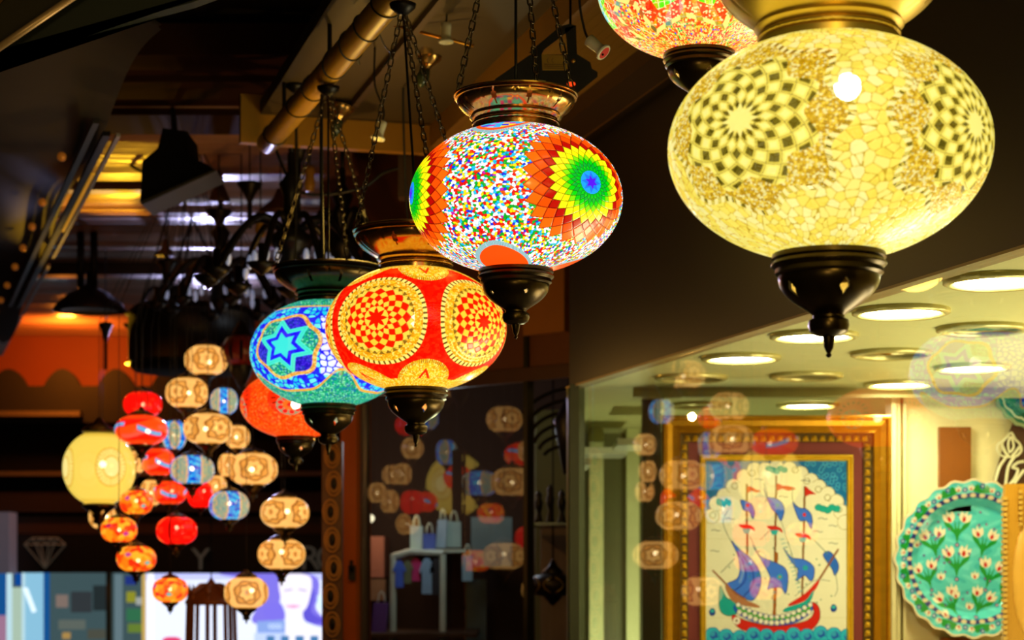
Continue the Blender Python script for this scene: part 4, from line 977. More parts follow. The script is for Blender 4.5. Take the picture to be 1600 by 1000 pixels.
def bag(x0, x1, y0, y1, D, colr, label, tilt=0, emi=0):
    t = thing('shopping_bag', at((x0+x1)/2, y1, D), label, 'bag', 'bags inside the side window'); g = G()
    a, b, c, d = at(x0, y1, D), at(x1, y1, D), at(x1+tilt, y0, D), at(x0+tilt, y0, D)
    g.hexa([a, b, b+(0, .08, 0), a+(0, .08, 0), d, c, c+(0, .08, 0), d+(0, .08, 0)]); g.build('bag_body', mat('bag_%d_%d_%d' % colr, colr, .5), t)
    m_ = (c+d)/2; w_ = np.linalg.norm(c-d)*.25
    G().tube([m_+np.array([w_*math.cos(v), .04, .05*math.sin(v)]) for v in np.linspace(0, PI, 10)], .004, 6).build('handle', wt, t, True)
bag(641, 660, 822, 858, 8.9, (205, 235, 228), 'pale mint bag at the left of the high shelf'); bag(661, 680, 834, 860, 8.85, (90, 120, 225), 'blue bag between the pale ones'); bag(681, 696, 812, 856, 8.9, (190, 220, 235), 'pale blue bag, tallest on the high shelf', 3); bag(698, 720, 815, 855, 8.95, (185, 215, 205), 'grey-green bag at the right of the high shelf')
bag(580, 602, 942, 990, 8.5, (96, 60, 150), 'purple bag at the lower left of the side window', 4)
bag(722, 738, 868, 908, 8.7, (150, 190, 205), 'pale blue bag right of the rack')
bx('wall_shelf', 632, 728, 858, 863, 8.8, .8, wt, 'white shelf carrying the pale bags inside the side window', 'shelf')
bx('low_table', 575, 745, 990, 996, 8.3, .7, dkb, 'dark low table at the bottom of the side window', 'table')
t = thing('wall_lamp', at(575, 810, 9.2), 'small round white wall lamp behind the side window', 'wall lamp'); G().sphere(at(575, 810, 9.15), .022, 14, 10, (1.4, 1, 1)).build('lamp_globe', emat('wall_lamp_glow', (255, 240, 200), 2.), t, True); G().box(tuple(at(571, 812, 9.18)), tuple(at(579, 808, 9.6))).build('wall_plate', BLK, t)
# right part of the side window: dark metal ware
bx('wall_shelf', 830, 900, 816, 821, 7.3, .5, mat('glass_shelf_green', (90, 100, 60), .2), 'glass shelf carrying dark metal ware at the right of the side window', 'shelf')
def dark_lantern(x, y, D, w, h, label, gold=True):
    c = at(x, y, D); R = w*D/F/2; hh = h*D/F/2; t = thing('unlit_metal_lantern', c-(0, 0, hh), label, 'unlit lantern', 'dark pierced metal lanterns')
    G().lathe(c, [(R*.3*1, -hh*.62), (R*.75, -hh*.5), (R*.97, -hh*.25), (R, 0), (R*.97, hh*.25), (R*.75, hh*.5), (R*.4, hh*.6)], 28).build('lantern_body', mat('black_brown_metal', (40, 28, 18), .4, .5), t, True)
    G().lathe(c, [(R*.42, hh*.56), (R*.45, hh*.7), (R*.2, hh*1.0), (R*.05, hh*1.35), (0, hh*1.45)], 20).build('pointed_cap', BLK, t, True)
    G().lathe(c, [(0, -hh*1.1), (R*.12, -hh), (R*.3, -hh*.75), (R*.45, -hh*.55)], 20).build('base_cup', BLK, t, True)
    if gold:
        g = G()
        for k in range(6):
            a0 = k*PI/3
            for s_ in (-1, 1):
                pts = []
                for v in np.linspace(0, 1, 10):
                    a = a0+s_*(.08+.35*math.sin(v*PI)); z = hh*(.42-.84*v); r = R*1.0*math.sqrt(max(.1, 1-(z/hh)**2*.9)); pts.append(c+np.array([r*math.sin(a), -r*math.cos(a), z]))
                g.tube(pts, R*.035, 5)
        g.build('gold_scrollwork', mat('dull_gold', (150, 120, 34), .4, .6), t, True)
    G().tube([c+(0, 0, hh*1.4), (c[0], c[1], min(2.7, c[2]+.8))], .004, 6).build('cable', CBL, t, True)
dark_lantern(864, 914, 7.4, 74, 60, 'unlit dark lantern with dull gold scrolls and a pointed cap, right of the window bar')
bx('door_curtain', 845, 896, 825, 1040, 7.95, .03, mat('mauve_curtain', (150, 130, 126), .7, noise=.3, nscale=20, stretch=(8, 1, .2)), 'pale mauve curtain behind the unlit scroll lantern', 'curtain')
g = G()
t = thing('metal_fan_ornament', at(870, 660, 7.2), 'dark ornament of curved metal ribs in the upper right of the side window', 'metal ornament')
for k in range(6):
    a0 = .25+k*.25; pts = [at(905-(95-10*k)*math.sin(v*1.45)-2*k, 668-(62-9*k)*math.cos(v*1.5)+k*9, 7.2) for v in np.linspace(0, 1, 12)]; G().tube(pts, .008, 6).build('curved_rib', BLK, t, True)
G().tube([at(905, 600, 7.2), at(885, 660, 7.2), at(892, 740, 7.2)], [.02, .05, .03], 10).build('stem', BLK, t, True)
for i, (x, y, h) in enumerate(((842, 790, 50), (860, 775, 60), (878, 785, 52), (896, 780, 60))):
    c = at(x, 816, 7.42); hh = h*7.42/F
    tag(G().lathe(c, [(.0, 0), (.017, .0), (.015, .01), (.008, hh*.3), (.014, hh*.45), (.017, hh*.6), (.01, hh*.75), (.014, hh*.85), (0, hh)], 18).build('candlestick', BLK, None, True), ['dark candlestick nearest the window bar on the glass shelf', 'tallest dark candlestick left of centre on the glass shelf', 'dark candlestick right of centre on the glass shelf', 'dark candlestick nearest the green glass edge'][i], 'candlestick', 'candlesticks on the glass shelf')
# ---------------------------------------------------------------- far end: plank ceiling and dark shop front
blk = mat('near_black_paint', (14, 12, 11), .85, spec=.15, noise=.3, nscale=3)
plk = mat('varnished_planks', (176, 128, 104), .34, noise=.5, nscale=5, bump=.5, stretch=(.5, 5, 1), coat=.5)
ZP = CZ+1.60; g = G(); y0 = 6.6; k = 0
while y0 < 13.2:
    w = .115; tl = .03*(rnd(k, 1, 3)-.5)
    g.hexa([(-6, y0, ZP+tl), (-.2 if y0 > 7.8 else -.62, y0, ZP-tl), (-.2 if y0 > 7.8 else -.62, y0+w-.014, ZP+tl*2), (-6, y0+w-.014, ZP-tl*.5), (-6, y0, ZP+.05), (-.2 if y0 > 7.8 else -.62, y0, ZP+.05), (-.2 if y0 > 7.8 else -.62, y0+w-.014, ZP+.05), (-6, y0+w-.014, ZP+.05)]); y0 += w; k += 1
struct('ceiling_far_planks', g, plk)
for i, (ya, yb, zz, th) in enumerate(((6.02, 6.27, .02, .10), (6.275, 6.6, .0, .10), (6.605, 6.9, -.03, .1))):
    struct('trim_%d' % (20+i), G().box((-6, ya, ZP+zz), (-.62, yb, ZP+zz+th)), mat('red_brown_beam', (52, 27, 12), .95, noise=.4, nscale=2, spec=.05))
struct('trim_23', G().box((-6, 9.9, ZP-.07), (-.2, 10.02, ZP)), dkb); struct('trim_24', G().box((-6, 7.9, ZP-.03), (-1.3, 7.98, ZP)), dkb)
struct('ceiling_near_dark', G().box((-7, -1, ZP+.14), (-.3, 6.9, ZP+.2)), blk)
struct('wall_far_left', G().box((-9, 13.1, 0), (-.3, 13.2, ZP+.1)), mat('orange_wall', (170, 84, 34), .6, noise=.3, nscale=1.5))
DF = 12.6; fX = lambda x: at(x, 0, DF)[0]; fZ = lambda y: at(0, y, DF)[2]
pts = [(-120, 660), (-120, 600)]
x = -110
while x < 540:
    for v in np.linspace(0, 1, 9): pts.append((x+10+v*58, 603-27*math.sin(v*PI)**.8))
    x += 84
pts += [(545, 603), (545, 660)]
tag(G().prism([(fX(a), fZ(b)) for a, b in pts][::-1], (0, DF, 0), (1, 0, 0), (0, 0, 1), (0, .06, 0)).build('scalloped_valance', mat('black_cloth', (22, 19, 17), .8)), 'black scalloped valance under the orange-lit wall at the far left', 'valance')
def fb(n_, x0, x1, ya, yb, d0, d1, m): struct(n_, G().box((fX(x0), DF+d0, fZ(yb)), (fX(x1), DF+d1, fZ(ya))), m)
dbr = mat('dark_facade_brown', (52, 36, 22), .5, noise=.3, nscale=2)
fb('wall_far_band', -120, 545, 655, 840, .1, .3, blk); fb('trim_25', -120, 130, 644, 652, -.1, .1, mat('grey_ledge', (110, 96, 76), .4)); fb('trim_26', -120, 545, 737, 744, -.05, .1, MATS['grey_ledge']); fb('trim_27', -120, 545, 768, 800, .0, .1, dbr); fb('trim_28', -120, 545, 806, 834, .03, .1, mat('brown_facade_strip', (70, 46, 22), .5))
fb('wall_far_lower', -160, 545, 1060, 1290, .3, .5, blk); fb('wall_behind_poster', 229, 548, 895, 1290, .035, .3, blk)
# sign band
t = thing('shop_sign', (fX(260), DF-.06, fZ(895)), 'black shop sign band with a grey outlined diamond and dim letters at the far end', 'sign')
G().box((fX(13), DF-.06, fZ(894)), (fX(540), DF+.0, fZ(836))).build('sign_board', mat('sign_black', (13, 13, 12), .5), t)
gm = mat('sign_grey', (120, 122, 108), .5, emit=(120, 122, 108), es=.10); g = G(); p_ = lambda x, y: np.array([fX(x), DF-.065, fZ(y)])
for a in ([(42, 851), (54, 841), (94, 841), (106, 851), (74, 888), (42, 851), (106, 851)], [(54, 841), (60, 851), (74, 888)], [(94, 841), (88, 851), (74, 888)], [(60, 851), (68, 841), (76, 851), (84, 841), (88, 851)], [(68, 851), (74, 888)], [(80, 851), (74, 888)]):
    for q0, q1 in zip(a[:-1], a[1:]): g.tube([p_(*q0), p_(*q1)], .0045, 5)
g.build('diamond_emblem', gm, t)
def letter(ch, x, y, hpx):
    cu = bpy.data.curves.new('sign_letter', 'FONT'); cu.body = ch; cu.size = hpx*DF/F*1.42; cu.extrude = .006; cu.align_x = 'CENTER'
    o = bpy.data.objects.new('tmp', cu); COL.objects.link(o); o.rotation_euler = (PI/2, 0, 0); bpy.context.view_layer.update()
    me = bpy.data.meshes.new_from_object(o.evaluated_get(bpy.context.evaluated_depsgraph_get())); bpy.data.objects.remove(o)
    M = Matrix.Rotation(PI/2, 4, 'X'); V = np.array([M@v.co for v in me.vertices])+p_(x, y); Fc = [tuple(p.vertices) for p in me.polygons]
    rawobj('sign_letter', V, Fc, gm, t, False)
letter('Y', 316, 890, 34); letter('R', 486, 890, 38); letter('O', 516, 890, 38)
# lit shop windows under the sign
def lit(n_, x0, x1, ya, yb, d0, d1, colr, s, label, cat): return tag(G().box((fX(x0), DF+d0, fZ(yb)), (fX(x1), DF+d1, fZ(ya))).build(n_, emat('lit_%d_%d_%d' % colr, colr, s)), label, cat)
t = thing('shop_window_display', (fX(110), DF+.2, fZ(1060)), 'bluish lit shop window with shelves at the lower left corner', 'shop window')
def part(n_, x0, x1, ya, yb, d0, d1, m): return G().box((fX(x0), DF+d0, fZ(yb)), (fX(x1), DF+d1, fZ(ya))).build(n_, m, t)
part('back_panel', -60, 222, 895, 1060, .30, .34, emat('teal_glow', (66, 88, 92), .9)); part('blue_panel', -40, 10, 895, 962, .1, .14, emat('blue_glow', (22, 84, 150), .9)); part('pink_panel', -40, 9, 962, 1060, .1, .14, emat('pink_glow', (176, 130, 160), .8))
part('white_pillar', 10, 13, 894, 1060, .0, .1, emat('pale_glow', (190, 225, 235), 1.)); part('cream_cabinet', 13, 34, 918, 1060, .1, .16, emat('cream_glow', (172, 196, 176), 1.)); part('blue_square', 17, 34, 896, 915, .1, .16, emat('deep_blue_glow', (10, 70, 150), 1.)); part('bright_cabinet', 36, 68, 895, 1060, .05, .1, emat('ice_glow', (140, 196, 224), 1.)); part('cabinet_post', 34, 36, 895, 1060, .0, .1, emat('pale_glow', (190, 225, 235), 1.)); part('cabinet_post', 68, 72, 895, 1060, .0, .1, emat('blue_glow', (22, 84, 150), .9))
g = G(); g.hexa([p_(39, 918), p_(46, 918), p_(60, 955), p_(54, 957)]+[p_(39, 918)+(0, .02, 0), p_(46, 918)+(0, .02, 0), p_(60, 955)+(0, .02, 0), p_(54, 957)+(0, .02, 0)]); g.build('slanted_lamp', emat('white_glow', (226, 246, 255), 1.2), t)
part('window_post', 158, 166, 895, 1060, .15, .2, mat('olive_post', (90, 84, 50), .4)); part('window_post', 170, 182, 897, 1060, .18, .2, emat('grey_glow', (110, 134, 142), .8))
for i, (x0, x1, ya, yb, c_) in enumerate(((76, 92, 930, 950, (150, 130, 120)), (100, 130, 925, 958, (60, 66, 70)), (135, 155, 915, 955, (44, 54, 56)), (80, 120, 970, 985, (110, 120, 112)), (126, 152, 985, 1000, (90, 92, 80)), (188, 200, 925, 942, (170, 170, 50)), (203, 215, 934, 946, (190, 196, 190)), (188, 214, 952, 972, (60, 130, 90)), (190, 212, 976, 990, (120, 150, 60)), (186, 202, 900, 914, (40, 60, 150)), (86, 96, 990, 1000, (200, 160, 90)))):
    part('displayed_goods', x0, x1, ya, yb, .2, .26, emat('goods_%d_%d_%d' % c_, c_, .7))  # goods emit their own colour in place of the window's light
part('yellow_jamb', 217, 229, 896, 1060, .1, .2, emat('yellow_glow', (214, 178, 96), .9))
# backlit poster
R2 = Ras(225, 515, 895, 1060, 380, 216, (226, 234, 255))
R2.put(R2.Y < 905, (190, 196, 250)); R2.poly([(330, 895), (420, 893), (468, 900), (472, 930), (468, 950), (484, 972), (474, 978), (455, 968), (450, 940), (452, 910), (436, 905), (420, 912), (414, 960), (396, 975), (376, 968), (392, 930), (380, 908)], (122, 112, 222))
R2.poly([(452, 905), (466, 925), (462, 955), (480, 968), (470, 974), (450, 964)], (92, 82, 205)); R2.poly([(394, 950), (416, 940), (424, 966), (400, 970)], (120, 110, 224))
R2.poly([(418, 900), (460, 900), (458, 940), (446, 958), (432, 956), (420, 940)], (240, 234, 246)); R2.poly([(428, 950), (448, 950), (452, 975), (480, 992), (490, 1060), (395, 1060), (402, 990), (424, 978)], (238, 236, 248)); R2.poly([(424, 946), (436, 944), (446, 946), (436, 950)], (226, 168, 206))
R2.line([(424, 922), (434, 920)], 1, (150, 130, 190)); R2.line([(444, 920), (454, 922)], 1, (150, 130, 190))
R2.poly([(384, 970), (424, 968), (424, 996), (384, 996)], (132, 160, 222), False); R2.put((R2.Y > 988) & (R2.X > 380) & (R2.X < 425), (186, 204, 245)); R2.put((R2.Y > 993) & (R2.X > 392) & (R2.X < 500) & (np.sin(R2.X*.3) > -.2), (70, 120, 170))
for k in range(3): R2.ring(404+k*6, 978, 3, 1, (190, 210, 245))
R2.circ(262, 1000, 14, (214, 60, 110), 6); R2.put((R2.X > 228) & (R2.X < 236), (250, 250, 255))
R2.put((R2.X > 470) & (R2.Y > 930) & (R2.Y < 950), (214, 240, 255))
mp = attrmat('backlit_poster', 1.25, .3, .3, .3, sample=True)
tag(R2.panel('backlit_poster', (fX(229), DF-.02, fZ(896)), (fX(545)-fX(229), 0, 0), (0, 0, fZ(1060)-fZ(896)), (0, .05, 0), mp), 'bright lavender backlit poster of a woman with violet hair at the far end', 'poster')
bx('grey_column', -30, 14, 800, 896, 12.3, .2, mat('grey_column', (140, 140, 160), .5, emit=(140, 140, 160), es=.15), 'grey column piece at the far left edge above the blue window', 'column')  # faint emission stands in for light falling on the column

# ---------------------------------------------------------------- left awning
dkc = mat('dark_awning_cloth', (58, 48, 38), .75, noise=.35, nscale=2.5)
z_ = 1.32; Ra = pn(188, z_, 214); Rb = pn(12, z_, 540); dr = (Rb-Ra)/np.linalg.norm(Rb-Ra); lf = np.array([-dr[1], dr[0], 0.]); lf = lf if lf[0] < 0 else -lf
t = thing('side_awning', (Ra+Rb)/2, 'dark folded awning cloth on a metal rail, filling the upper left', 'awning')
V = []; Fc = []; nu, nv = 60, 40
for i in range(nu):
    for j in range(nv):
        u = i/(nu-1); v = j/(nv-1); p = Ra+(Rb-Ra)*(u*1.25-.2)+lf*(v*2.2+.03)+np.array([0, 0, .02+.55*v+.05*math.sin(v*17+2*math.sin(u*5))+.03*math.sin(u*21+v*9)]); V.append(p)
n = len(V); V += [p+np.array([0, 0, .012]) for p in V]
for i in range(nu-1):
    for j in range(nv-1):
        a = i*nv+j; Fc.append((a, a+1, a+nv+1, a+nv)); Fc.append((n+a, n+a+nv, n+a+nv+1, n+a+1))
G().add(V, Fc).build('cloth', dkc, t, True)
rl = mat('pale_rail', (190, 180, 176), .3, .5, noise=.3, nscale=3)
def bar(a0, a1, w, h, off, m, nm, zz=0):
    a, b = Ra+(Rb-Ra)*a0+lf*off+(0, 0, zz), Ra+(Rb-Ra)*a1+lf*off+(0, 0, zz); G().quadslab([a, a+lf*w, b+lf*w, b], (0, 0, h)).build(nm, m, t)
bar(0, .42, .012, .010, 0, rl, 'rail_profile'); bar(.46, .76, .014, .012, .0, mat('dull_rail', (150, 130, 124), .4, .4), 'rail_profile'); bar(.0, .84, .022, .015, .03, BLK, 'dark_bar', .0); bar(-.02, .80, .018, .015, .075, mat('grey_bar', (60, 56, 56), .35, .5), 'grey_bar', .01); bar(.78, 1.1, .10, .02, .0, mat('white_end_plate', (214, 210, 206), .4), 'end_plate')
bar(.10, .30, .010, .006, .020, mat('yellow_coil', (230, 170, 30), .4, emit=(230, 160, 20), es=.35), 'yellow_strip', -.005)  # strip emits faintly though it is no lamp
for u_ in (.06, .20, .29, .38, .47, .57, .66, .74): G().sphere(Ra+(Rb-Ra)*u_+lf*.145+(0, 0, .0), .015, 10, 8).build('brass_hook', mat('hook_brass', (214, 140, 60), .35, .4, emit=(200, 110, 30), es=.18), t, True)  # hooks glow faintly in place of lamplight caught by the brass
# awning panel in the top-left corner with a bright metal edge
t = thing('metal_edged_canopy', at(60, 20, 3.0), 'dark green canopy corner with a bright orange-silver metal edge in the top-left corner', 'canopy')
f3 = lambda x, y, d=0: at(x, y, 3.0+d)
G().prism([(0, 0)]*0 or [(-60, 92), (-60, -60), (420, -60), (300, 6), (150, 44), (0, 82)][::-1], at(CX, HY, 3.06), (3.06/F, 0, 0), (0, 0, -3.06/F), (0, .02, 0)) if 0 else None
def flat(pts, D0, th, nm, m):
    V = [at(x, y, D0) for x, y in pts]+[at(x, y, D0)+np.array([0, th, 0]) for x, y in pts]; n = len(pts)
    return G().add(V, [tuple(range(n)), tuple(range(n, 2*n))[::-1]]+[(i, (i+1) % n, (i+1) % n+n, i+n) for i in range(n)]).build(nm, m, t)
flat([(-80, 100), (0, 82), (150, 44), (300, 4), (420, -40), (140, -40), (0, 76), (-80, 130)], 3.06, .03, 'underside_panel', mat('dark_green_panel', (44, 48, 38), .6)); flat([(-80, 120), (130, -20), (60, -60), (-80, -60)], 3.05, .01, 'olive_panel', mat('dark_olive_panel', (56, 46, 20), .6))
flat([(-20, -20), (20, -20), (-20, 20)], 3.03, .01, 'brown_panel', mat('corner_brown', (150, 100, 50), .6))
G().tube([f3(-60, 114), f3(140, -22)], .0058, 12).build('metal_edge', mat('edge_reflection_tint', (250, 190, 140), .4, .4, noise=.3, nscale=14), t, True)  # pale orange base carries the light the metal would reflect

# ---------------------------------------------------------------- dark lamps and ironwork hanging before the planks
def pendant(x, y, D, w, h, label):
    c = at(x, y, D); R = w*D/F/2; Hh = h*D/F; t = thing('dome_pendant', c, label, 'pendant lamp')
    G().lathe(c, [(R*1.02, -.0), (R, .01), (R*.9, Hh*.3), (R*.6, Hh*.72), (R*.25, Hh*1.0), (R*.1, Hh*1.15), (R*.1, Hh*1.7), (0, Hh*1.7)], 40).build('dome_shade', BLK, t, True)
    G().lathe(c, [(0, .012), (R*.75, .008), (R*.8, .0)], 32).build('pale_inner', mat('pale_olive', (120, 104, 50), .5), t, True)
    for s_ in (-.25, .12): G().tube([c+(s_*R, 0, Hh), (c[0]+s_*R, c[1], ZP)], .018, 8).build('hanging_rod', BLK, t, True)
pendant(140, 486, 9.0, 112, 36, 'black dome pendant hanging in front of the orange planks at the left')
t = thing('dark_floodlight', at(275, 270, 6.5), 'big dark wedge floodlight with a pale lower edge, in front of the planks', 'floodlight')
def wedge(pts, D0, th, nm, m): V = [at(x, y, D0) for x, y in pts]+[at(x, y, D0)+np.array([0, th, 0]) for x, y in pts]; n = len(pts); G().add(V, [tuple(range(n)), tuple(range(n, 2*n))[::-1]]+[(i, (i+1) % n, (i+1) % n+n, i+n) for i in range(n)]).build(nm, m, t)
wedge([(219, 314), (222, 252), (246, 232), (254, 200), (292, 205), (296, 244), (322, 256), (334, 264)], 6.5, .22, 'housing', blk); wedge([(219, 315), (336, 264), (338, 267), (222, 320)], 6.48, .2, 'front_rim', mat('pale_rim', (60, 56, 46), .4)); wedge([(262, 100), (266, 100), (276, 205), (268, 205)], 6.6, .03, 'mount', BLK)
def funnel(x, y, D, w, h, stem, label, m=BLK, up=True, grp='dark funnel shaped lamp parts before the planks'):
    c = at(x, y, D); R = w*D/F/2; Hh = h*D/F; t = thing('funnel_lamp', c, label, 'unlit lamp', grp)
    pr = [(0, Hh*.5), (R*.3, Hh*.48), (R, Hh*.42), (R*.96, Hh*.3), (R*.5, -.05*Hh), (R*.18, -Hh*.5), (0, -Hh*.5)] if up else [(0, Hh*.5), (R*.15, Hh*.5), (R*.35, Hh*.1), (R*.95, -Hh*.35), (R, -Hh*.45), (0, -Hh*.45)]
    G().lathe(c, pr, 28).build('funnel', m, t, True)
    G().tube([c+(0, 0, -Hh*.45), c+(0, 0, -Hh*.5-stem*D/F)], .009, 8).build('stem', BLK, t, True); G().tube([c+(0, 0, Hh*.4), (c[0], c[1], ZP)], .003, 6).build('cable', CBL, t, True)
brm = mat('blurred_brown_metal', (84, 50, 30), .5)
funnel(390, 300, 7.2, 40, 34, 40, 'black funnel on a long stem right of centre before the planks'); funnel(342, 341, 7.3, 42, 28, 48, 'black funnel with a stem left of the other black funnel'); funnel(343, 292, 7.6, 34, 50, 0, 'brown pear shaped lamp above the left black funnel', brm, False); funnel(258, 388, 7.8, 30, 26, 0, 'small brown cone lamp low before the planks', brm, False); funnel(262, 418, 7.6, 34, 24, 14, 'small black cup lamp beneath the brown cone'); funnel(466, 226, 6.4, 62, 56, 90, 'largest black funnel just under the pole end'); funnel(165, 520, 9.5, 22, 36, 40, 'small dark drop lamp before the orange wall at the left'); funnel(438, 315, 7.4, 70, 40, 0, 'wide red-brown shade behind the tall black stems', mat('red_brown_shade', (74, 32, 18), .6), False)
yb = mat('mustard_glaze', (176, 128, 20), .35)
for x, y, lb in ((407, 352, 'mustard coloured bottle shaped drop hanging before the bright planks'), (484, 280, 'mustard drop ornament hanging beside the tall black stem')):
    D = 7.0; c = at(x, y, D); s = D/F
    t = thing('drop_ornament', c, lb, 'ornament'); G().lathe(c, [(0, -20*s), (6*s, -19*s), (9*s, -8*s), (7*s, 2*s), (8*s, 12*s), (7*s, 20*s), (0, 21*s)], 24).build('drop_body', yb, t, True); G().tube([c+(0, 0, 20*s), (c[0], c[1], ZP)], .003, 6).build('cable', CBL, t, True)
cry = mat('crystal', (220, 228, 245), .05, trans=.0, coat=1., emit=(180, 195, 240), es=.25)  # slight emission stands in for the sparkle of caught light
def chand(x, y, D, r, arms, label, drop=.16, crys=True, rise=.10):
    c = at(x, y, D); t = thing('chandelier', c, label, 'chandelier')
    G().lathe(c, [(0, -.13), (.02, -.12), (.05, -.07), (.03, -.03), (.06, .0), (.07, .03), (.03, .06), (.025, .16), (.04, .2), (.012, .24), (.012, .3)], 24).build('central_stem', BLK, t, True)
    G().tube([c+(0, 0, .28), (c[0], c[1], ZP)], .009, 8).build('hanging_rod', BLK, t, True)
    for k in range(arms):
        a = 2*PI*k/arms+.3; d = np.array([math.cos(a), math.sin(a), 0])
        G().tube([c+d*r*u+np.array([0, 0, rise*math.sin(u*PI*1.15)+.02-.08*u]) for u in np.linspace(.08, 1, 14)], .011, 8).build('arm', BLK, t, True)
        e = c+d*r+np.array([0, 0, rise*math.sin(PI*1.15)-.06])
        G().lathe(e, [(0, -.03), (.03, -.01), (.05, .01), (.012, .012), (.012, .07), (0, .07)], 16).build('candle_cup', BLK, t, True)
        if crys:
            for q in range(2): G().sphere(c+d*r*(.5+.35*q)+np.array([0, 0, -.05-.01*q]), .013, 8, 6, (.8, .8, 1.9)).build('crystal_drop', cry, t, True)
chand(455, 385, 6.2, .27, 9, 'black many-armed chandelier with crystal drops above the teal lantern'); chand(345, 440, 7.9, .26, 8, 'black chandelier with crystals in the dark centre, left of the mustard drop'); chand(535, 392, 7.0, .16, 6, 'small black chandelier of looping arms behind the red lantern bowl', crys=False, rise=.16); chand(262, 478, 9.4, .17, 6, 'small black chandelier with crystals right of the dome pendant')

# drum the small globes hang from
c = at(300, 505, 8.7)
t = thing('drum_chandelier', c, 'wide unlit black drum chandelier behind the top of the globe cluster', 'chandelier')
G().lathe(c, [(0, -.22), (.26, -.22), (.28, -.20), (.28, .05), (.26, .07), (.05, .09), (0, .09)], 40).build('drum', blk, t, True)
G().lathe(c, [(.285, -.19), (.30, -.185), (.285, -.18), (.285, .03), (.30, .035), (.285, .04)], 40).build('rim_bands', BLK, t, True)
for k in range(3): G().tube([c+(.2*math.cos(k*2.1), .2*math.sin(k*2.1), .07), (c[0], c[1], ZP)], .006, 6).build('suspension_wire', BLK, t, True)
# unlit red filigree globe
c = at(377, 548, 7.3); t = thing('filigree_globe', c, 'unlit dark red filigree globe touching the left of the turquoise lantern', 'lantern'); R = .080
g = G().lathe(c, [(R*.45*1, -R*.72), (R*.85, -R*.5), (R, -.1*R), (R*.95, .25*R), (R*.7, R*.6), (R*.4, R*.72)], 120, hole=lambda a, z: math.sin(a*12) > .75 and abs(z) < R*.5)
g.build('pierced_shell', mat('dark_red_enamel', (120, 24, 14), .35, noise=.4, nscale=30), t, True); G().lathe(c, [(0, -R*1.9), (R*.15, -R*1.7), (R*.5, -R*1.1), (R*.55, -R*.72)], 24).build('bottom_cup', BLK, t, True); G().lathe(c, [(R*.5, R*.7), (R*.3, R*1.1), (.01, R*1.4), (0, R*1.4)], 24).build('top_cap', BLK, t, True); G().tube([c+(0, 0, R*1.3), (c[0], c[1], ZP)], .003, 6).build('cable', CBL, t, True)
# brass cage lantern low by the poster
c = at(330, 975, 8.2); t = thing('cage_lantern', c, 'dark brass cage lantern with small pointed finials in front of the lit poster', 'unlit lantern'); s = 8.2/F; cg = mat('cage_brass', (120, 60, 18), .4, .4, emit=(120, 50, 8), es=.12)  # unlit brass given a weak glow in place of light on it
for k in range(8):
    a = k*PI/4; d = np.array([math.cos(a), math.sin(a), 0]); G().tube([c+d*r_*s+(0, 0, z1_*s) for r_, z1_ in ((14, 62), (34, 48), (36, 30), (38, -40))], 3.4*s, 6).build('cage_bar', cg, t, True); G().lathe(c+d*34*s+(0, 0, 46*s), [(0, 20*s), (1*s, 14*s), (4*s, 4*s), (5*s, 0), (0, 0)], 12).build('finial', cg, t, True)
G().lathe(c, [(39*s, 30*s), (41*s, 34*s), (39*s, 38*s), (30*s, 46*s), (10*s, 60*s), (0, 74*s)], 24).build('cage_top', cg, t, True); G().tube([c+(0, 0, 72*s), (c[0], c[1], ZP)], .003, 6).build('cable', CBL, t, True)
G().lathe(c, [(0, -44*s), (39*s, -44*s), (41*s, -40*s), (39*s, -36*s), (0, -36*s)], 24).build('cage_base', cg, t, True)

# ---------------------------------------------------------------- lights
def light(kind, loc, col, e, size=.1, target=None, ang=60, blend=.5):
    l = bpy.data.lights.new('light', kind); l.energy = e; l.color = tuple(lin(col)); o = bpy.data.objects.new('light', l); COL.objects.link(o); o.location = loc
    if kind == 'SPOT': l.spot_size = math.radians(ang); l.spot_blend = blend; l.shadow_soft_size = size
    elif kind == 'POINT': l.shadow_soft_size = size
    else: l.size = size
    if target is not None: o.rotation_euler = (Vector(target)-Vector(loc)).to_track_quat('-Z', 'Y').to_euler()
    return o
light('POINT', (-.2, -.6, CZ+.3), (255, 224, 150), 34, .15)            # added warm fill behind the viewer, brightens lantern metal and canopy
light('POINT', (.5, 1.3, CZ+.75), (255, 225, 130), 10, .12)  # added fill, lifts the canopy boards and lantern bowls
light('POINT', tuple(at(560, 360, 5.2)), (255, 205, 90), 4, .1)  # added fill farther along the row, no lamp modelled for it
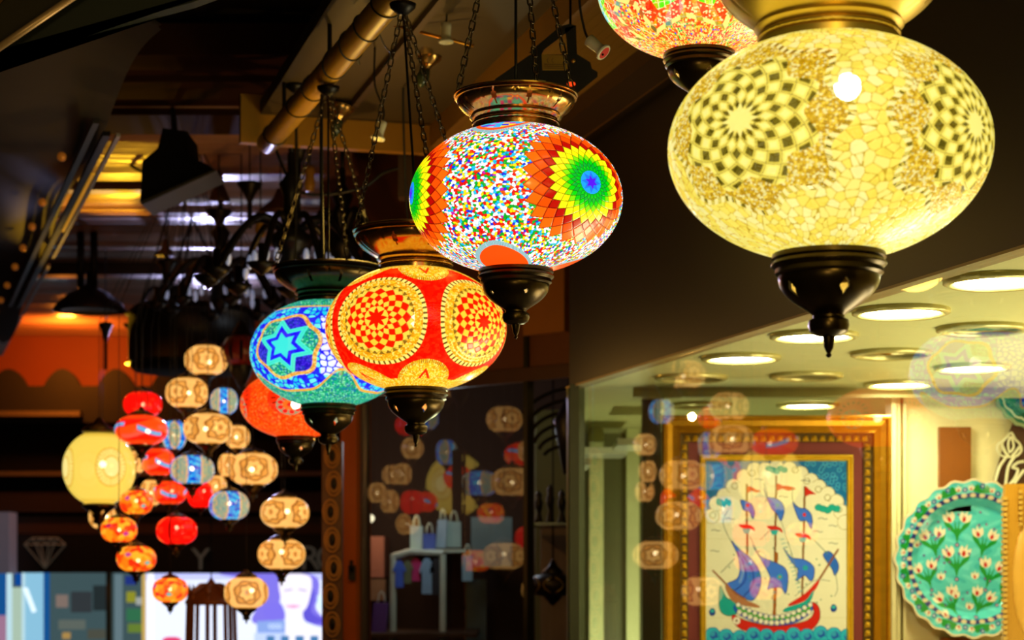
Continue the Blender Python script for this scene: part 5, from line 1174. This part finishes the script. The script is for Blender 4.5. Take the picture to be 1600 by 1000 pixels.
light('SPOT', tuple(at(330, 585, 11.6)), (205, 200, 255), 330, .05, tuple(at(380, 330, 1.6*F/(HY-330))), 44, .8)   # added bluish spot, streaks the far planks; no flood lamp stands there
light('SPOT', tuple(at(185, 600, 8.9)), (255, 190, 40), 75, .03, tuple(at(200, 300, 1.6*F/(HY-300))), 58, .4)  # added spot for the golden patch above the big yellow globe
light('POINT', tuple(at(100, 545, 12.2)), (255, 140, 40), 26, .05)  # added orange fill for the far left wall
light('POINT', tuple(at(600, 780, 8.9)), (255, 215, 170), 3, .1); light('POINT', (-.3, 8.2, 2.2), (225, 240, 255), 6, .1); light('POINT', tuple(at(600, 640, 6.3)), (255, 190, 90), 7, .012)  # added fills for the dim side room and the door post

light('POINT', tuple(at(1000, 1090, 7.2)), (240, 245, 190), 24, .02); light('AREA', (1.9, 4.6, .7), (255, 240, 190), 52, 1.2, (1.9, 4.6, 3)); light('AREA', (3.0, 5.4, .9), (255, 240, 190), 36, 1.0, (3., 5.4, 3))     # added unseen fills, lift the pilasters and shop ceiling from below
# ---------------------------------------------------------------- camera and world
w = bpy.data.worlds.new('world'); scn.world = w; w.use_nodes = True
w.node_tree.nodes['Background'].inputs[0].default_value = (*lin((90, 70, 60)), 1); w.node_tree.nodes['Background'].inputs[1].default_value = .035
cam = bpy.data.cameras.new('camera'); co = bpy.data.objects.new('camera', cam); COL.objects.link(co); scn.camera = co
co.location = (0, 0, CZ); co.rotation_euler = (PI/2, 0, 0); cam.sensor_width = 36; cam.lens = F/1600*36; cam.shift_y = (HY-500)/1600; cam.clip_start = .05; cam.clip_end = 100
cam.dof.use_dof = True; cam.dof.focus_distance = 3.5; cam.dof.aperture_fstop = 5.6
vs = scn.view_settings; scn.display_settings.display_device = 'sRGB'; vs.view_transform = 'Standard'; vs.look = 'None'; vs.exposure = 0; vs.gamma = 1
try: vs.use_curve_mapping = False
except Exception: pass
scn.cycles.use_denoising = True; scn.cycles.max_bounces = 8; scn.cycles.transparent_max_bounces = 16; scn.cycles.caustics_reflective = False; scn.cycles.caustics_refractive = False
